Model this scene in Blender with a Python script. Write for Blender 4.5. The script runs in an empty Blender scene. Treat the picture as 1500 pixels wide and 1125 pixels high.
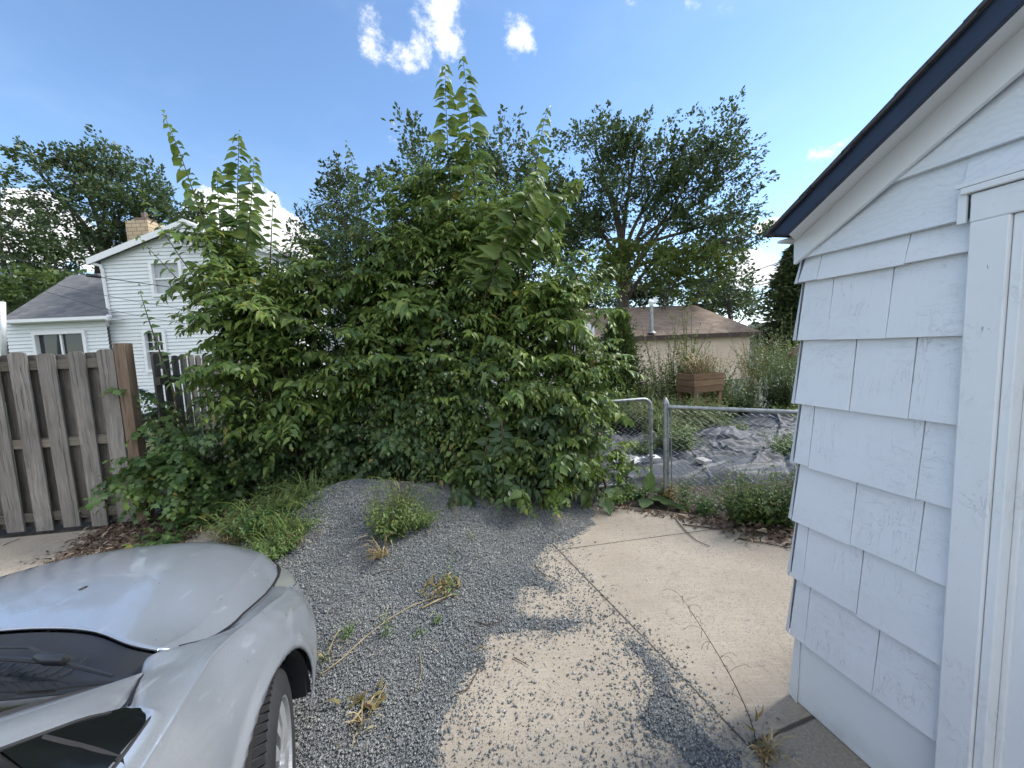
import bpy, math, random
import numpy as np
from mathutils import Vector, Matrix, Euler
D = bpy.data
SC = bpy.context.scene
COL = SC.collection
R = math.radians
rng = np.random.default_rng(7)
random.seed(7)

# ------------------------------------------------------------------ camera geometry (focal length, pitch and roll measured from the place)
F = 563.0; H = 1.6
_up = -np.array([258., 6083., 563.]); _up /= np.linalg.norm(_up)
_fw = np.array([0, 0, 1.]) - _up * _up[2]; _fw /= np.linalg.norm(_fw)
_rt = np.cross(_fw, _up)
if _rt[0] < 0: _rt = -_rt
def ray(px, py):
    c = np.array([(px - 750) / F, (py - 562.5) / F, 1.]); return np.array([c @ _rt, c @ _fw, c @ _up])
def U(px, py, z=0.0):
    r = ray(px, py); return np.array([0, 0, H]) + r * ((z - H) / r[2])
def P(px, py, y):
    r = ray(px, py); return np.array([0, 0, H]) + r * (y / r[1])

# ------------------------------------------------------------------ object helpers
def setp(o, label=None, cat=None, group=None, kind=None):
    if label: o['label'] = label
    if cat: o['category'] = cat
    if group: o['group'] = group
    if kind: o['kind'] = kind
    return o
WM = {}
def empty(name, loc, label, cat, group=None, rot=None):
    o = D.objects.new(name, None); COL.objects.link(o)
    o.location = [float(v) for v in loc]; o.empty_display_size = .1
    m = Matrix.Translation(o.location)
    if rot is not None:
        o.rotation_euler = rot; m = m @ Euler(rot).to_matrix().to_4x4()
    WM[o.name] = m
    return setp(o, label, cat, group)
def link(name, me, parent=None, local=False):
    o = D.objects.new(name, me); COL.objects.link(o)
    if parent is not None:
        o.parent = parent; WM[o.name] = WM[parent.name]
        if not local: me.transform(WM[parent.name].inverted())
    else: WM[o.name] = Matrix.Identity(4)
    return o
def mesh_np(name, V, faces_flat, sizes, mat, parent=None, smooth=False, local=False, attrs=None, matidx=None):
    me = D.meshes.new(name)
    V = np.ascontiguousarray(V, dtype=np.float32).reshape(-1, 3)
    faces_flat = np.ascontiguousarray(faces_flat, dtype=np.int32).ravel()
    if np.isscalar(sizes): sizes = np.full(len(faces_flat) // sizes, sizes, dtype=np.int32)
    sizes = np.asarray(sizes, dtype=np.int32)
    me.vertices.add(len(V)); me.vertices.foreach_set('co', V.ravel())
    me.loops.add(len(faces_flat)); me.loops.foreach_set('vertex_index', faces_flat)
    st = np.concatenate(([0], np.cumsum(sizes)[:-1])).astype(np.int32)
    me.polygons.add(len(sizes)); me.polygons.foreach_set('loop_start', st)
    try: me.polygons.foreach_set('loop_total', sizes)
    except Exception: pass
    if smooth: me.polygons.foreach_set('use_smooth', np.ones(len(sizes), dtype=bool))
    if attrs:
        for k, a in attrs.items():
            at = me.attributes.new(k, 'FLOAT', 'POINT'); at.data.foreach_set('value', np.ascontiguousarray(a, dtype=np.float32))
    mats = mat if isinstance(mat, (list, tuple)) else [mat]
    for m in mats: me.materials.append(m)
    if matidx is not None: me.polygons.foreach_set('material_index', np.asarray(matidx, dtype=np.int32))
    me.update(calc_edges=True); me.validate()
    return link(name, me, parent, local)

class MB:
    def __init__(s): s.v = []; s.f = []; s.mi = []; s.cur = 0
    def add(s, vs, fs):
        n = len(s.v); s.v += [tuple(float(c) for c in v) for v in vs]
        s.f += [tuple(n + i for i in f) for f in fs]; s.mi += [s.cur] * len(fs); return s
    def box(s, c, size, M=None, taper=None):
        hx, hy, hz = [q / 2 for q in size]
        vs = [(x * hx, y * hy, z * hz) for z in (-1, 1) for y in (-1, 1) for x in (-1, 1)]
        if taper: vs = [(x * (taper if z > 0 else 1), y * (taper if z > 0 else 1), z) for x, y, z in vs]
        if M is not None: vs = [tuple(M @ Vector(v)) for v in vs]
        vs = [(v[0] + c[0], v[1] + c[1], v[2] + c[2]) for v in vs]
        return s.add(vs, [(0, 2, 3, 1), (4, 5, 7, 6), (0, 1, 5, 4), (2, 6, 7, 3), (0, 4, 6, 2), (1, 3, 7, 5)])
    def ext(s, poly, d):
        """polygon (3D points) extruded by vector d"""
        n = len(poly); d = np.array(d, float); p = [np.array(q, float) for q in poly]
        s.add(p + [q + d for q in p], [tuple(range(n))[::-1], tuple(range(n, 2 * n))] + [(i, (i + 1) % n, n + (i + 1) % n, n + i) for i in range(n)]); return s
    def tube(s, pts, r, n=8, cap=True):
        pts = [np.array(p, float) for p in pts]
        rs = r if isinstance(r, (list, tuple, np.ndarray)) else [r] * len(pts)
        vs = []; u = None
        for i, p in enumerate(pts):
            t = pts[min(i + 1, len(pts) - 1)] - pts[max(i - 1, 0)]; t = t / (np.linalg.norm(t) + 1e-9)
            if u is None:
                a = np.array([0, 0, 1.]) if abs(t[2]) < .9 else np.array([1., 0, 0]); u = np.cross(t, a)
            else: u = u - t * (u @ t)
            u = u / (np.linalg.norm(u) + 1e-9); w = np.cross(t, u)
            for k in range(n):
                a = 2 * math.pi * k / n; vs.append(p + rs[i] * (u * math.cos(a) + w * math.sin(a)))
        fs = []
        for i in range(len(pts) - 1):
            for k in range(n):
                a = i * n + k; b = i * n + (k + 1) % n; fs.append((a, b, b + n, a + n))
        if cap: fs.append(tuple(range(n))[::-1]); fs.append(tuple(range((len(pts) - 1) * n, len(pts) * n)))
        return s.add(vs, fs)
    def grid(s, G):
        """G[i][j] points"""
        G = np.asarray(G, float); a, b = G.shape[:2]
        return s.add(G.reshape(-1, 3), [(i * b + j, i * b + j + 1, (i + 1) * b + j + 1, (i + 1) * b + j) for i in range(a - 1) for j in range(b - 1)])
    def build(s, name, mat, parent=None, smooth=False, local=False, bevel=0, sharp=None):
        me = D.meshes.new(name); me.from_pydata(s.v, [], s.f)
        mats = mat if isinstance(mat, (list, tuple)) else [mat]
        for m in mats: me.materials.append(m)
        if any(s.mi): me.polygons.foreach_set('material_index', s.mi)
        if smooth: me.polygons.foreach_set('use_smooth', [True] * len(me.polygons))
        me.update(); me.validate()
        o = link(name, me, parent, local)
        if sharp and smooth:
            try: me.set_sharp_from_angle(angle=R(sharp))
            except Exception: pass
        if bevel:
            b = o.modifiers.new('b', 'BEVEL'); b.width = bevel; b.segments = 2; b.limit_method = 'ANGLE'; b.angle_limit = R(40)
        return o

# ------------------------------------------------------------------ material helpers
class NT:
    def __init__(s, name):
        s.m = D.materials.new(name); s.m.use_nodes = True; s.t = s.m.node_tree; s.t.nodes.clear()
        s.out = s.n('ShaderNodeOutputMaterial')
    def n(s, typ, **kw):
        x = s.t.nodes.new(typ)
        for k, v in kw.items():
            if k == 'i':
                for a, b in v.items():
                    if isinstance(b, bpy.types.NodeSocket): s.t.links.new(b, x.inputs[a])
                    else: x.inputs[a].default_value = b
            else: setattr(x, k, v)
        return x
    def l(s, a, b): s.t.links.new(a, b)
    def co(s, kind='Object'): return s.n('ShaderNodeTexCoord').outputs[kind]
    def map(s, vec, scale=(1, 1, 1), loc=(0, 0, 0), rot=(0, 0, 0)):
        return s.n('ShaderNodeMapping', i={'Vector': vec, 'Scale': scale, 'Location': loc, 'Rotation': rot}).outputs[0]
    def noise(s, vec, scale, detail=4, rough=.55, dist=0, out='Fac'):
        return s.n('ShaderNodeTexNoise', i={'Vector': vec, 'Scale': scale, 'Detail': detail, 'Roughness': rough, 'Distortion': dist}).outputs[out]
    def vor(s, vec, scale, feature='F1', out='Distance', rnd=1.0):
        x = s.n('ShaderNodeTexVoronoi', i={'Vector': vec, 'Scale': scale, 'Randomness': rnd}); x.feature = feature; return x.outputs[out]
    def ramp(s, fac, stops, interp='LINEAR'):
        x = s.n('ShaderNodeValToRGB'); cr = x.color_ramp; cr.interpolation = interp
        while len(cr.elements) < len(stops): cr.elements.new(.5)
        for e, (p, c) in zip(cr.elements, stops):
            e.position = p; e.color = tuple(c) + (1,) if len(c) == 3 else c
        s.l(fac, x.inputs[0]); return x.outputs[0]
    def fr(s, fac, a, b, lo=0., hi=1., smooth=False):
        x = s.n('ShaderNodeMapRange', i={'Value': fac, 'From Min': a, 'From Max': b, 'To Min': lo, 'To Max': hi})
        if smooth: x.interpolation_type = 'SMOOTHSTEP'
        return x.outputs[0]
    def mix(s, f, a, b, mode='MIX'):
        x = s.n('ShaderNodeMix'); x.data_type = 'RGBA'; x.blend_type = mode
        for k, v in ((0, f), (6, a), (7, b)):
            if isinstance(v, bpy.types.NodeSocket): s.l(v, x.inputs[k])
            else: x.inputs[k].default_value = (tuple(v) + (1,)) if k and len(v) == 3 else v
        return x.outputs[2]
    def math(s, op, a, b=0., c=None, clamp=False):
        x = s.n('ShaderNodeMath', operation=op, use_clamp=clamp)
        for k, v in enumerate((a, b) if c is None else (a, b, c)):
            if isinstance(v, bpy.types.NodeSocket): s.l(v, x.inputs[k])
            else: x.inputs[k].default_value = v
        return x.outputs[0]
    def bump(s, h, strength=.3, dist=.01, nrm=None):
        x = s.n('ShaderNodeBump', i={'Height': h, 'Strength': strength, 'Distance': dist})
        if nrm is not None: s.l(nrm, x.inputs['Normal'])
        return x.outputs[0]
    def bsdf(s, **kw):
        x = s.n('ShaderNodeBsdfPrincipled')
        for k, v in kw.items():
            k = k.replace('_', ' ')
            if isinstance(v, bpy.types.NodeSocket): s.l(v, x.inputs[k])
            else: x.inputs[k].default_value = (tuple(v) + (1,)) if isinstance(v, (tuple, list)) and len(v) == 3 else v
        return x
    def done(s, sh):
        s.l(sh if isinstance(sh, bpy.types.NodeSocket) else sh.outputs[0], s.out.inputs[0]); return s.m

def M_plain(name, col, rough=.6, metal=0., var=.15, scale=6., bump=.1, bscale=60., spec=.5):
    t = NT(name); c = t.co()
    f = t.noise(c, scale, 5)
    dark = tuple(v * (1 - var) for v in col); lite = tuple(min(1, v * (1 + var)) for v in col)
    cc = t.mix(t.fr(f, .3, .7), dark, lite)
    b = t.bsdf(Base_Color=cc, Roughness=t.fr(t.noise(c, scale * 3, 4), .3, .7, max(0, rough - .08), min(1, rough + .08)), Metallic=metal, Normal=t.bump(t.noise(c, bscale, 4), bump, .01))
    b.inputs['Specular IOR Level'].default_value = spec
    return t.done(b)

def M_leaf(name, cols, young=(.22, .30, .04), rough=.42, trans=.35, spec=.45, old=None):
    t = NT(name)
    r = t.n('ShaderNodeNewGeometry').outputs['Random Per Island']
    n = len(cols)
    c = t.ramp(r, [(k / (n - 1), cols[k]) for k in range(n)])
    c = t.mix(t.math('GREATER_THAN', t.math('FRACT', t.math('MULTIPLY', r, 37.)), .985), c, (.30, .24, .06))
    y = t.n('ShaderNodeAttribute', attribute_name='young').outputs['Fac']
    c = t.mix(y, c, young)
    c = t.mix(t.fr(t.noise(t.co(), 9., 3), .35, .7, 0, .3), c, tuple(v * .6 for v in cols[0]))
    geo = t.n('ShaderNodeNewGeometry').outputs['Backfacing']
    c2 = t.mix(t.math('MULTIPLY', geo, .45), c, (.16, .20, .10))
    p = t.bsdf(Base_Color=c2, Roughness=rough); p.inputs['Specular IOR Level'].default_value = spec
    tr = t.n('ShaderNodeBsdfTranslucent'); t.l(t.mix(.35, c, young), tr.inputs[0])
    mx = t.n('ShaderNodeMixShader', i={0: trans}); t.l(p.outputs[0], mx.inputs[1]); t.l(tr.outputs[0], mx.inputs[2])
    return t.done(mx)
# ------------------------------------------------------------------ materials
M = {}
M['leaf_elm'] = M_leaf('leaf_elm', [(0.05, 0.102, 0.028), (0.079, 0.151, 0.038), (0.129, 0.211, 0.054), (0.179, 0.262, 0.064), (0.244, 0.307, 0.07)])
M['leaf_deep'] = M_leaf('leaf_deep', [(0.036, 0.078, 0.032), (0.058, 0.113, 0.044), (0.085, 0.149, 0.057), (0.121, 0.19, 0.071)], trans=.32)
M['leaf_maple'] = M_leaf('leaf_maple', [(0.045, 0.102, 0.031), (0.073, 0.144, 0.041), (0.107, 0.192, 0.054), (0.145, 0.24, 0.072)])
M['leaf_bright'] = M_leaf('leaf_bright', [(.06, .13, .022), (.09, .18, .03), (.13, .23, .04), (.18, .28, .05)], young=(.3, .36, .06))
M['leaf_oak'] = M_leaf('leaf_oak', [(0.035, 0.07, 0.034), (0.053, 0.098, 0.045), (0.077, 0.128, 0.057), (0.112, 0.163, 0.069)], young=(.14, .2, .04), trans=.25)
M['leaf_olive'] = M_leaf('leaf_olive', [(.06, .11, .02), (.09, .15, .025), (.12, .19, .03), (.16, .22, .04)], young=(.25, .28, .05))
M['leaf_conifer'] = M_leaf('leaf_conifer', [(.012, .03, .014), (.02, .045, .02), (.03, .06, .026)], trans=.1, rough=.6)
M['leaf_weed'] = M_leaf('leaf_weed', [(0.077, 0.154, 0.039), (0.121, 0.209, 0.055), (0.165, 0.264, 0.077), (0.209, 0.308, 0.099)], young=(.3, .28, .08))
M['leaf_dry'] = M_leaf('leaf_dry', [(.12, .12, .035), (.2, .17, .06), (.28, .22, .09), (.3, .17, .08)], young=(.35, .25, .1), trans=.25)
M['leaf_broad'] = M_leaf('leaf_broad', [(.045, .1, .02), (.06, .13, .026), (.08, .16, .035)], trans=.25)
M['leaf_grey'] = M_leaf('leaf_grey', [(.10, .15, .06), (.14, .19, .085), (.19, .24, .11), (.24, .27, .14)], young=(.3, .3, .12))

def M_bark(name, a, b):
    t = NT(name); c = t.co(); m = t.map(c, (14, 14, 2.5))
    n = t.noise(m, 2., 6, .65); f = t.fr(n, .3, .7)
    return t.done(t.bsdf(Base_Color=t.mix(f, a, b), Roughness=.9, Normal=t.bump(n, .8, .03)))
M['bark'] = M_bark('bark', (.045, .036, .028), (.13, .11, .09))
M['twig'] = M_bark('twig', (.05, .045, .022), (.12, .10, .05))
M['twig_green'] = M_bark('twig_green', (.07, .09, .03), (.15, .15, .06))
M['straw'] = M_plain('straw', (.36, .28, .15), .8, var=.3, scale=20)
M['stem_dark'] = M_plain('stem_dark', (.07, .05, .035), .8, var=.3, scale=20)

def M_wood(name, cols, grain=1., knots=True, axis=2):
    t = NT(name); c = t.co()
    oi = t.n('ShaderNodeObjectInfo').outputs['Random']
    v = t.n('ShaderNodeVectorMath', operation='ADD'); t.l(c, v.inputs[0])
    cx = t.n('ShaderNodeCombineXYZ'); t.l(t.math('MULTIPLY', oi, 31.), cx.inputs[0]); t.l(t.math('MULTIPLY', oi, 17.), cx.inputs[2]); t.l(cx.outputs[0], v.inputs[1])
    s = [26., 26., 26.]; s[axis] = 1.1
    w = t.noise(v.outputs[0], 2.2, 2, out='Color')
    wv = t.n('ShaderNodeVectorMath', operation='MULTIPLY_ADD', i={1: (.06, .06, .06), 2: v.outputs[0]}); t.l(w, wv.inputs[0])
    m = t.map(wv.outputs[0], tuple(s))
    g = t.noise(m, 1.6, 7, .7); g2 = t.noise(m, 5., 4, .6)
    col = t.ramp(t.fr(t.math('ADD', t.math('MULTIPLY', g, .7), t.math('MULTIPLY', g2, .3)), .3, .7), [(k / (len(cols) - 1), cols[k]) for k in range(len(cols))])
    big = t.noise(v.outputs[0], 1.7, 3)
    col = t.mix(t.fr(big, .35, .7, 0, .5), col, tuple(q * .5 for q in cols[0]))
    val = t.fr(oi, 0, 1, .72, 1.25)
    col = t.mix(1., col, t.n('ShaderNodeCombineColor', i={0: val, 1: val, 2: val}).outputs[0], 'MULTIPLY')
    if knots:
        ks = [3.2, 3.2, 3.2]; ks[axis] = 2.0
        k = t.vor(t.map(v.outputs[0], tuple(ks)), 1.2)
        km = t.fr(k, .05, .1, 1, 0)
        col = t.mix(t.math('MULTIPLY', km, .6), col, (.24, .17, .10)); 
        col = t.mix(t.math('MULTIPLY', t.fr(k, .015, .03, 1, 0), .85), col, (.03, .02, .015))
    crack = t.fr(t.noise(t.map(wv.outputs[0], tuple(q * (2.2 if q > 5 else .5) for q in s)), 1.3, 3, .5), .35, .4, 1, 0)
    col = t.mix(t.math('MULTIPLY', crack, .5 * grain), col, tuple(q * .25 for q in cols[0]))
    return t.done(t.bsdf(Base_Color=col, Roughness=.88, Normal=t.bump(t.math('SUBTRACT', g, t.math('MULTIPLY', crack, .6)), .6, .006)))
M['fence'] = M_wood('fence_wood', [(.098, .087, .077), (.172, .156, .139), (.242, .223, .202), (.315, .295, .27)])
M['fence_dark'] = M_wood('fence_wood_dark', [(.085, .077, .068), (.14, .127, .114), (.2, .184, .165)])
M['fence_back'] = M_wood('fence_wood_back', [(.085, .072, .06), (.14, .122, .104), (.2, .177, .154), (.26, .235, .205)])
M['fence_rail'] = M_wood('fence_rail', [(.10, .086, .066), (.16, .14, .11), (.22, .195, .155)], axis=0)
M['post_wood'] = M_wood('post_wood', [(.12, .078, .05), (.2, .14, .095), (.29, .22, .16)])
M['cedar'] = M_wood('cedar', [(.13, .075, .04), (.2, .12, .065), (.26, .165, .095)], axis=0)
M['house_trim'] = M_plain('house_trim', (.8, .81, .82), .5, var=.04)

def M_concrete():
    t = NT('concrete'); c = t.co()
    n1 = t.noise(c, 1.1, 5, .6); n2 = t.noise(c, 7., 6, .65); n3 = t.noise(c, 95., 4, .7); n4 = t.noise(c, 320., 2, .6)
    col = t.ramp(t.fr(n1, .3, .7), [(0, (.315, .26, .192)), (.5, (.395, .332, .252)), (1, (.46, .395, .308))])
    col = t.mix(t.fr(n2, .42, .72, 0, .35), col, (.33, .29, .24))
    col = t.mix(t.fr(n3, .4, .62, 0, .55), col, (.24, .21, .17))
    col = t.mix(t.fr(n3, .58, .66, 0, .45), col, (.62, .58, .52))
    col = t.mix(t.fr(n4, .62, .7, 0, .5), col, (.12, .10, .085))
    # broomed streaks and old stains
    st = t.noise(t.map(c, (3, 60, 1), rot=(0, 0, R(38))), 1.4, 3)
    col = t.mix(t.fr(st, .5, .75, 0, .22), col, (.58, .53, .46))
    sm = t.noise(c, 2.6, 5, .7, 1.2)
    col = t.mix(t.fr(sm, .6, .72, 0, .32), col, (.2, .18, .155))
    ox = t.fr(t.noise(c, 5.5, 6, .75), .56, .7, 0, .4); col = t.mix(ox, col, (.15, .135, .115))
    ag = t.vor(c, 150., 'F1', 'Color'); ags = t.n('ShaderNodeSeparateColor'); t.l(ag, ags.inputs[0]); col = t.mix(t.math('MULTIPLY', t.fr(ags.outputs[0], .86, .9), t.fr(n1, .35, .6, .25, .6)), col, (.13, .115, .10))
    hair = t.vor(t.map(c, (1, 1, 1)), 1.1, 'DISTANCE_TO_EDGE')
    hd = t.fr(t.math('ADD', hair, t.math('MULTIPLY', t.noise(c, 12., 4), .05)), .024, .0275, 1, 0)
    col = t.mix(t.math('MULTIPLY', t.math('MULTIPLY', hd, t.fr(n1, .5, .6)), .35), col, (.1, .09, .075))
    # grey weathered slab in the near right corner
    a, b = U(1093, 1093), U(1190, 1050)
    d = (b - a)[:2]; d /= np.linalg.norm(d); nn = np.array([-d[1], d[0]])
    if (np.array([1., 0.]) - a[:2]) @ nn < 0: nn = -nn
    sep = t.n('ShaderNodeSeparateXYZ', i={0: c})
    def lin(nv, p):   # signed distance to a line in the slab's plane
        x = t.math('MULTIPLY', sep.outputs[0], float(nv[0])); y = t.math('MULTIPLY_ADD', sep.outputs[1], float(nv[1]), x)
        return t.math('SUBTRACT', y, float(nv @ p[:2]))
    # d3 > 0 towards us
    d3 = lin(nn, a)
    j1a, j1b = U(812, 800), U(1104, 1100); e = (j1b - j1a)[:2]; e /= np.linalg.norm(e); n1v = np.array([-e[1], e[0]])
    if (np.array([2., 2.]) - j1a[:2]) @ n1v < 0: n1v = -n1v
    d1 = lin(n1v, j1a)     # > 0 right of the long joint
    right = t.math('GREATER_THAN', d1, 0.)
    slab = t.math('MULTIPLY', t.math('GREATER_THAN', d3, 0.), right)
    col = t.mix(t.math('MULTIPLY', slab, .72), col, t.mix(t.fr(n3, .35, .65), (.15, .135, .105), (.31, .28, .225)))
    wob = t.math('MULTIPLY', t.math('SUBTRACT', t.noise(c, 6., 5), .5), .011)
    def groove(dd, w, lim=None):
        g = t.fr(t.math('ABSOLUTE', t.math('ADD', dd, wob)), w * .45, w, 1, 0)
        return g if lim is None else t.math('MULTIPLY', g, lim)
    g1 = groove(d1, .0075); g3 = groove(d3, .011, right)
    a2, b2 = U(822, 805), U(1100, 768); e2 = (b2 - a2)[:2]; e2 /= np.linalg.norm(e2); n2v = np.array([-e2[1], e2[0]])
    d2 = lin(n2v, a2); g2 = groove(d2, .006, right)
    g4 = groove(lin(np.array([0., 1.]), np.array([0, 2.3])), .007, t.math('LESS_THAN', d1, -2.2))
    g = t.math('MAXIMUM', t.math('MAXIMUM', g1, g2), t.math('MAXIMUM', g3, g4))
    halo = t.math('MULTIPLY', t.math('MAXIMUM', groove(d1, .035), groove(d3, .05, right)), t.fr(t.noise(c, 20., 4), .45, .65))
    col = t.mix(t.math('MULTIPLY', halo, .35), col, (.16, .14, .11))
    col = t.mix(t.math('MULTIPLY', g, .9), col, (.05, .042, .032))
    hgt = t.math('SUBTRACT', t.math('ADD', t.math('MULTIPLY', n3, .35), t.math('MULTIPLY', n4, .15)), t.math('MULTIPLY', g, 2.))
    return t.done(t.bsdf(Base_Color=col, Roughness=.88, Normal=t.bump(hgt, .6, .004)))
M['concrete'] = M_concrete()

def M_stone():
    t = NT('crushed_stone'); r = t.n('ShaderNodeNewGeometry').outputs['Random Per Island']
    c = t.ramp(r, [(0, (.095, .106, .11)), (.35, (.155, .17, .174)), (.7, (.225, .24, .243)), (.95, (.31, .32, .32)), (1, (.48, .48, .465))])
    c = t.mix(t.fr(t.noise(t.co(), 1.7, 5, .65), .45, .66, 0, .55), c, (.37, .355, .32))
    return t.done(t.bsdf(Base_Color=c, Roughness=.85))
M['stone'] = M_stone()
def M_gravel_bed():
    t = NT('gravel_bed'); c = t.co(); r = t.vor(c, 110., 'F1', 'Color'); s = t.n('ShaderNodeSeparateColor'); t.l(r, s.inputs[0])
    col = t.ramp(s.outputs[0], [(0, (.06, .066, .068)), (.5, (.14, .15, .152)), (1, (.26, .27, .27))])
    return t.done(t.bsdf(Base_Color=col, Roughness=.95, Normal=t.bump(t.vor(c, 110.), 1., .01)))
M['gravel_bed'] = M_gravel_bed()
def M_chip(name, stops, extra=None):
    t = NT(name); r = t.n('ShaderNodeNewGeometry').outputs['Random Per Island']
    return t.done(t.bsdf(Base_Color=t.ramp(r, stops), Roughness=.9))
M['chip'] = M_chip('wood_chip', [(0, (.035, .022, .015)), (.4, (.1, .062, .042)), (.75, (.19, .13, .09)), (1, (.42, .33, .24))])
M['litter'] = M_chip('leaf_litter', [(0, (.05, .033, .022)), (.5, (.12, .08, .055)), (.85, (.24, .15, .1)), (1, (.4, .3, .2))])
M['sliver'] = M_chip('dry_slivers', [(0, (.1, .08, .05)), (.5, (.28, .23, .16)), (1, (.5, .44, .33))])

def M_earth():
    t = NT('earth'); c = t.co(); n = t.noise(c, .5, 6, .6); n2 = t.noise(c, 14., 6, .7)
    col = t.ramp(t.fr(n, .35, .65), [(0, (.05, .075, .02)), (.5, (.08, .10, .035)), (1, (.13, .115, .06))])
    col = t.mix(t.fr(n2, .4, .65, 0, .7), col, (.035, .045, .015))
    return t.done(t.bsdf(Base_Color=col, Roughness=.97, Normal=t.bump(n2, .8, .05)))
M['earth'] = M_earth()
def M_soil():
    t = NT('soil'); c = t.co(); n2 = t.noise(c, 22., 6, .7)
    return t.done(t.bsdf(Base_Color=t.ramp(t.fr(n2, .3, .7), [(0, (.02, .016, .011)), (1, (.09, .07, .05))]), Roughness=.97, Normal=t.bump(n2, .8, .03)))
M['soil'] = M_soil()

def M_paint(name, base, kind):
    t = NT(name); c = t.co()
    sep = t.n('ShaderNodeSeparateXYZ', i={0: c})
    if kind == 'shingle':
        w = t.noise(c, 6., 3, out='Color')
        wv = t.n('ShaderNodeVectorMath', operation='MULTIPLY_ADD', i={1: (.05, .05, .05), 2: c}); t.l(w, wv.inputs[0])
        m = t.map(wv.outputs[0], (30, 30, 5.))
        g = t.noise(m, 2.0, 6, .62)
        def curl(vec, sc, wd, det=5, dist=.8): return t.fr(t.math('ABSOLUTE', t.math('SUBTRACT', t.noise(vec, sc, det, .6, dist), .5)), 0., wd, 1, 0)
        mask = t.fr(t.noise(c, 5.5, 5, .6), .46, .62)
        flake = t.math('MULTIPLY', curl(t.map(wv.outputs[0], (14, 14, 46)), 1., .010), mask)
        vline = t.math('MULTIPLY', curl(t.map(c, (34, 34, 2.6)), 1., .006, 3, .2), t.fr(t.noise(c, 7.1, 3), .5, .6))
        h = t.math('SUBTRACT', t.math('MULTIPLY', g, .55), t.math('ADD', t.math('MULTIPLY', flake, .55), t.math('MULTIPLY', vline, .6)))
        lift = t.noise(t.map(wv.outputs[0], (16, 16, 42)), 1., 4, .6)
        h = t.math('ADD', h, t.math('MULTIPLY', t.math('MULTIPLY', t.fr(lift, .6, .68), mask), .5))
        col = t.mix(t.math('MULTIPLY', vline, .36), base, (.25, .24, .22))
        col = t.mix(t.math('MULTIPLY', flake, .07), col, (.4, .39, .38))
        bs, bd = .55, .003
    elif kind == 'grain':
        w = t.noise(c, 1.4, 3, out='Color')
        wv = t.n('ShaderNodeVectorMath', operation='MULTIPLY_ADD', i={1: (.16, .16, .16), 2: c}); t.l(w, wv.inputs[0])
        g = t.n('ShaderNodeTexWave', wave_type='BANDS', bands_direction='Z', i={'Vector': t.map(wv.outputs[0], (1.0, 1, 1)), 'Scale': 15., 'Distortion': 13., 'Detail': 4., 'Detail Scale': 1.3, 'Detail Roughness': .6}).outputs['Fac']
        g = t.fr(g, .55, 1., 0, 1)
        h = t.math('MULTIPLY', g, -.9)
        col = t.mix(t.math('MULTIPLY', g, .10), base, (.4, .42, .46)); bs, bd = .3, .0025
    elif kind == 'peel':
        m = t.map(c, (16, 16, 6)); g = t.noise(m, 2., 6, .65)
        cr = t.math('ABSOLUTE', t.math('SUBTRACT', t.noise(t.map(c, (22, 22, 16)), 1., 6, .65, 1.), .5)); mask = t.fr(t.noise(c, 6.5, 5), .48, .62)
        fl = t.math('MULTIPLY', t.fr(cr, 0, .014, 1, 0), mask)
        pt = t.math('MULTIPLY', t.fr(t.noise(t.map(c, (14, 14, 5)), 1.6, 5, .7), .685, .70), 1.)
        h = t.math('SUBTRACT', t.math('MULTIPLY', g, .5), t.math('ADD', fl, pt)); col = t.mix(t.math('MULTIPLY', pt, .75), base, (.3, .27, .23)); col = t.mix(t.math('MULTIPLY', fl, .10), col, (.4, .38, .34)); bs, bd = .5, .003
    else:
        g = t.noise(c, 40., 4); h = g; col = base; bs, bd = .15, .004
    col = t.mix(t.fr(t.noise(c, 2., 5, .65), .45, .75, 0, .16), col, tuple(v * q for v, q in zip(base, (.78, .78, .76))))
    dirt = t.math('MULTIPLY', t.fr(sep.outputs[2], .0, .14, 1, 0), t.fr(t.noise(c, 9., 5), .35, .7))
    col = t.mix(t.math('MULTIPLY', dirt, .4), col, (.32, .3, .27))
    return t.done(t.bsdf(Base_Color=col, Roughness=.55, Normal=t.bump(h, bs, bd)))
PW = (.73, .75, .785)
M['p_shingle'] = M_paint('painted_shingle', PW, 'shingle')
M['p_grain'] = M_paint('painted_clapboard', (.70, .745, .80), 'grain')
M['p_peel'] = M_paint('peeling_paint', (.76, .78, .80), 'peel')
M['p_smooth'] = M_paint('smooth_paint', (.74, .77, .80), 'smooth')
M['soffit'] = M_paint('soffit_paint', (.66, .66, .65), 'smooth')
M['navy'] = M_plain('navy_fascia', (.010, .020, .048), .5, var=.12, bump=.05)
def M_shingles(name, cols, sc=6., rot=0):
    t = NT(name); c = t.co()
    br = t.n('ShaderNodeTexBrick', i={'Vector': c, 'Scale': sc, 'Mortar Size': .012, 'Brick Width': .9, 'Row Height': .42, 'Color1': cols[0] + (1,), 'Color2': cols[1] + (1,), 'Mortar': tuple(v * .45 for v in cols[0]) + (1,)})
    n = t.noise(c, 5., 5, .7); n2 = t.noise(c, 130., 3)
    col = t.mix(t.fr(n, .35, .7, 0, .55), br.outputs[0], cols[2]); col = t.mix(t.fr(n2, .4, .6, 0, .3), col, tuple(v * .5 for v in cols[0]))
    return t.done(t.bsdf(Base_Color=col, Roughness=.95, Normal=t.bump(br.outputs[1], -.5, .01)))
M['roof_dark'] = M_shingles('roof_dark', [(.05, .05, .055), (.08, .08, .085), (.06, .06, .06)])
M['roof_grey'] = M_shingles('roof_grey', [(.11, .11, .115), (.20, .20, .205), (.155, .15, .15)], 3.)
M['roof_brown'] = M_shingles('roof_brown', [(.17, .125, .095), (.30, .235, .185), (.22, .165, .13)], 2.6)
M['siding'] = M_plain('white_siding', (.72, .75, .76), .5, var=.05, scale=1.5)
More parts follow.
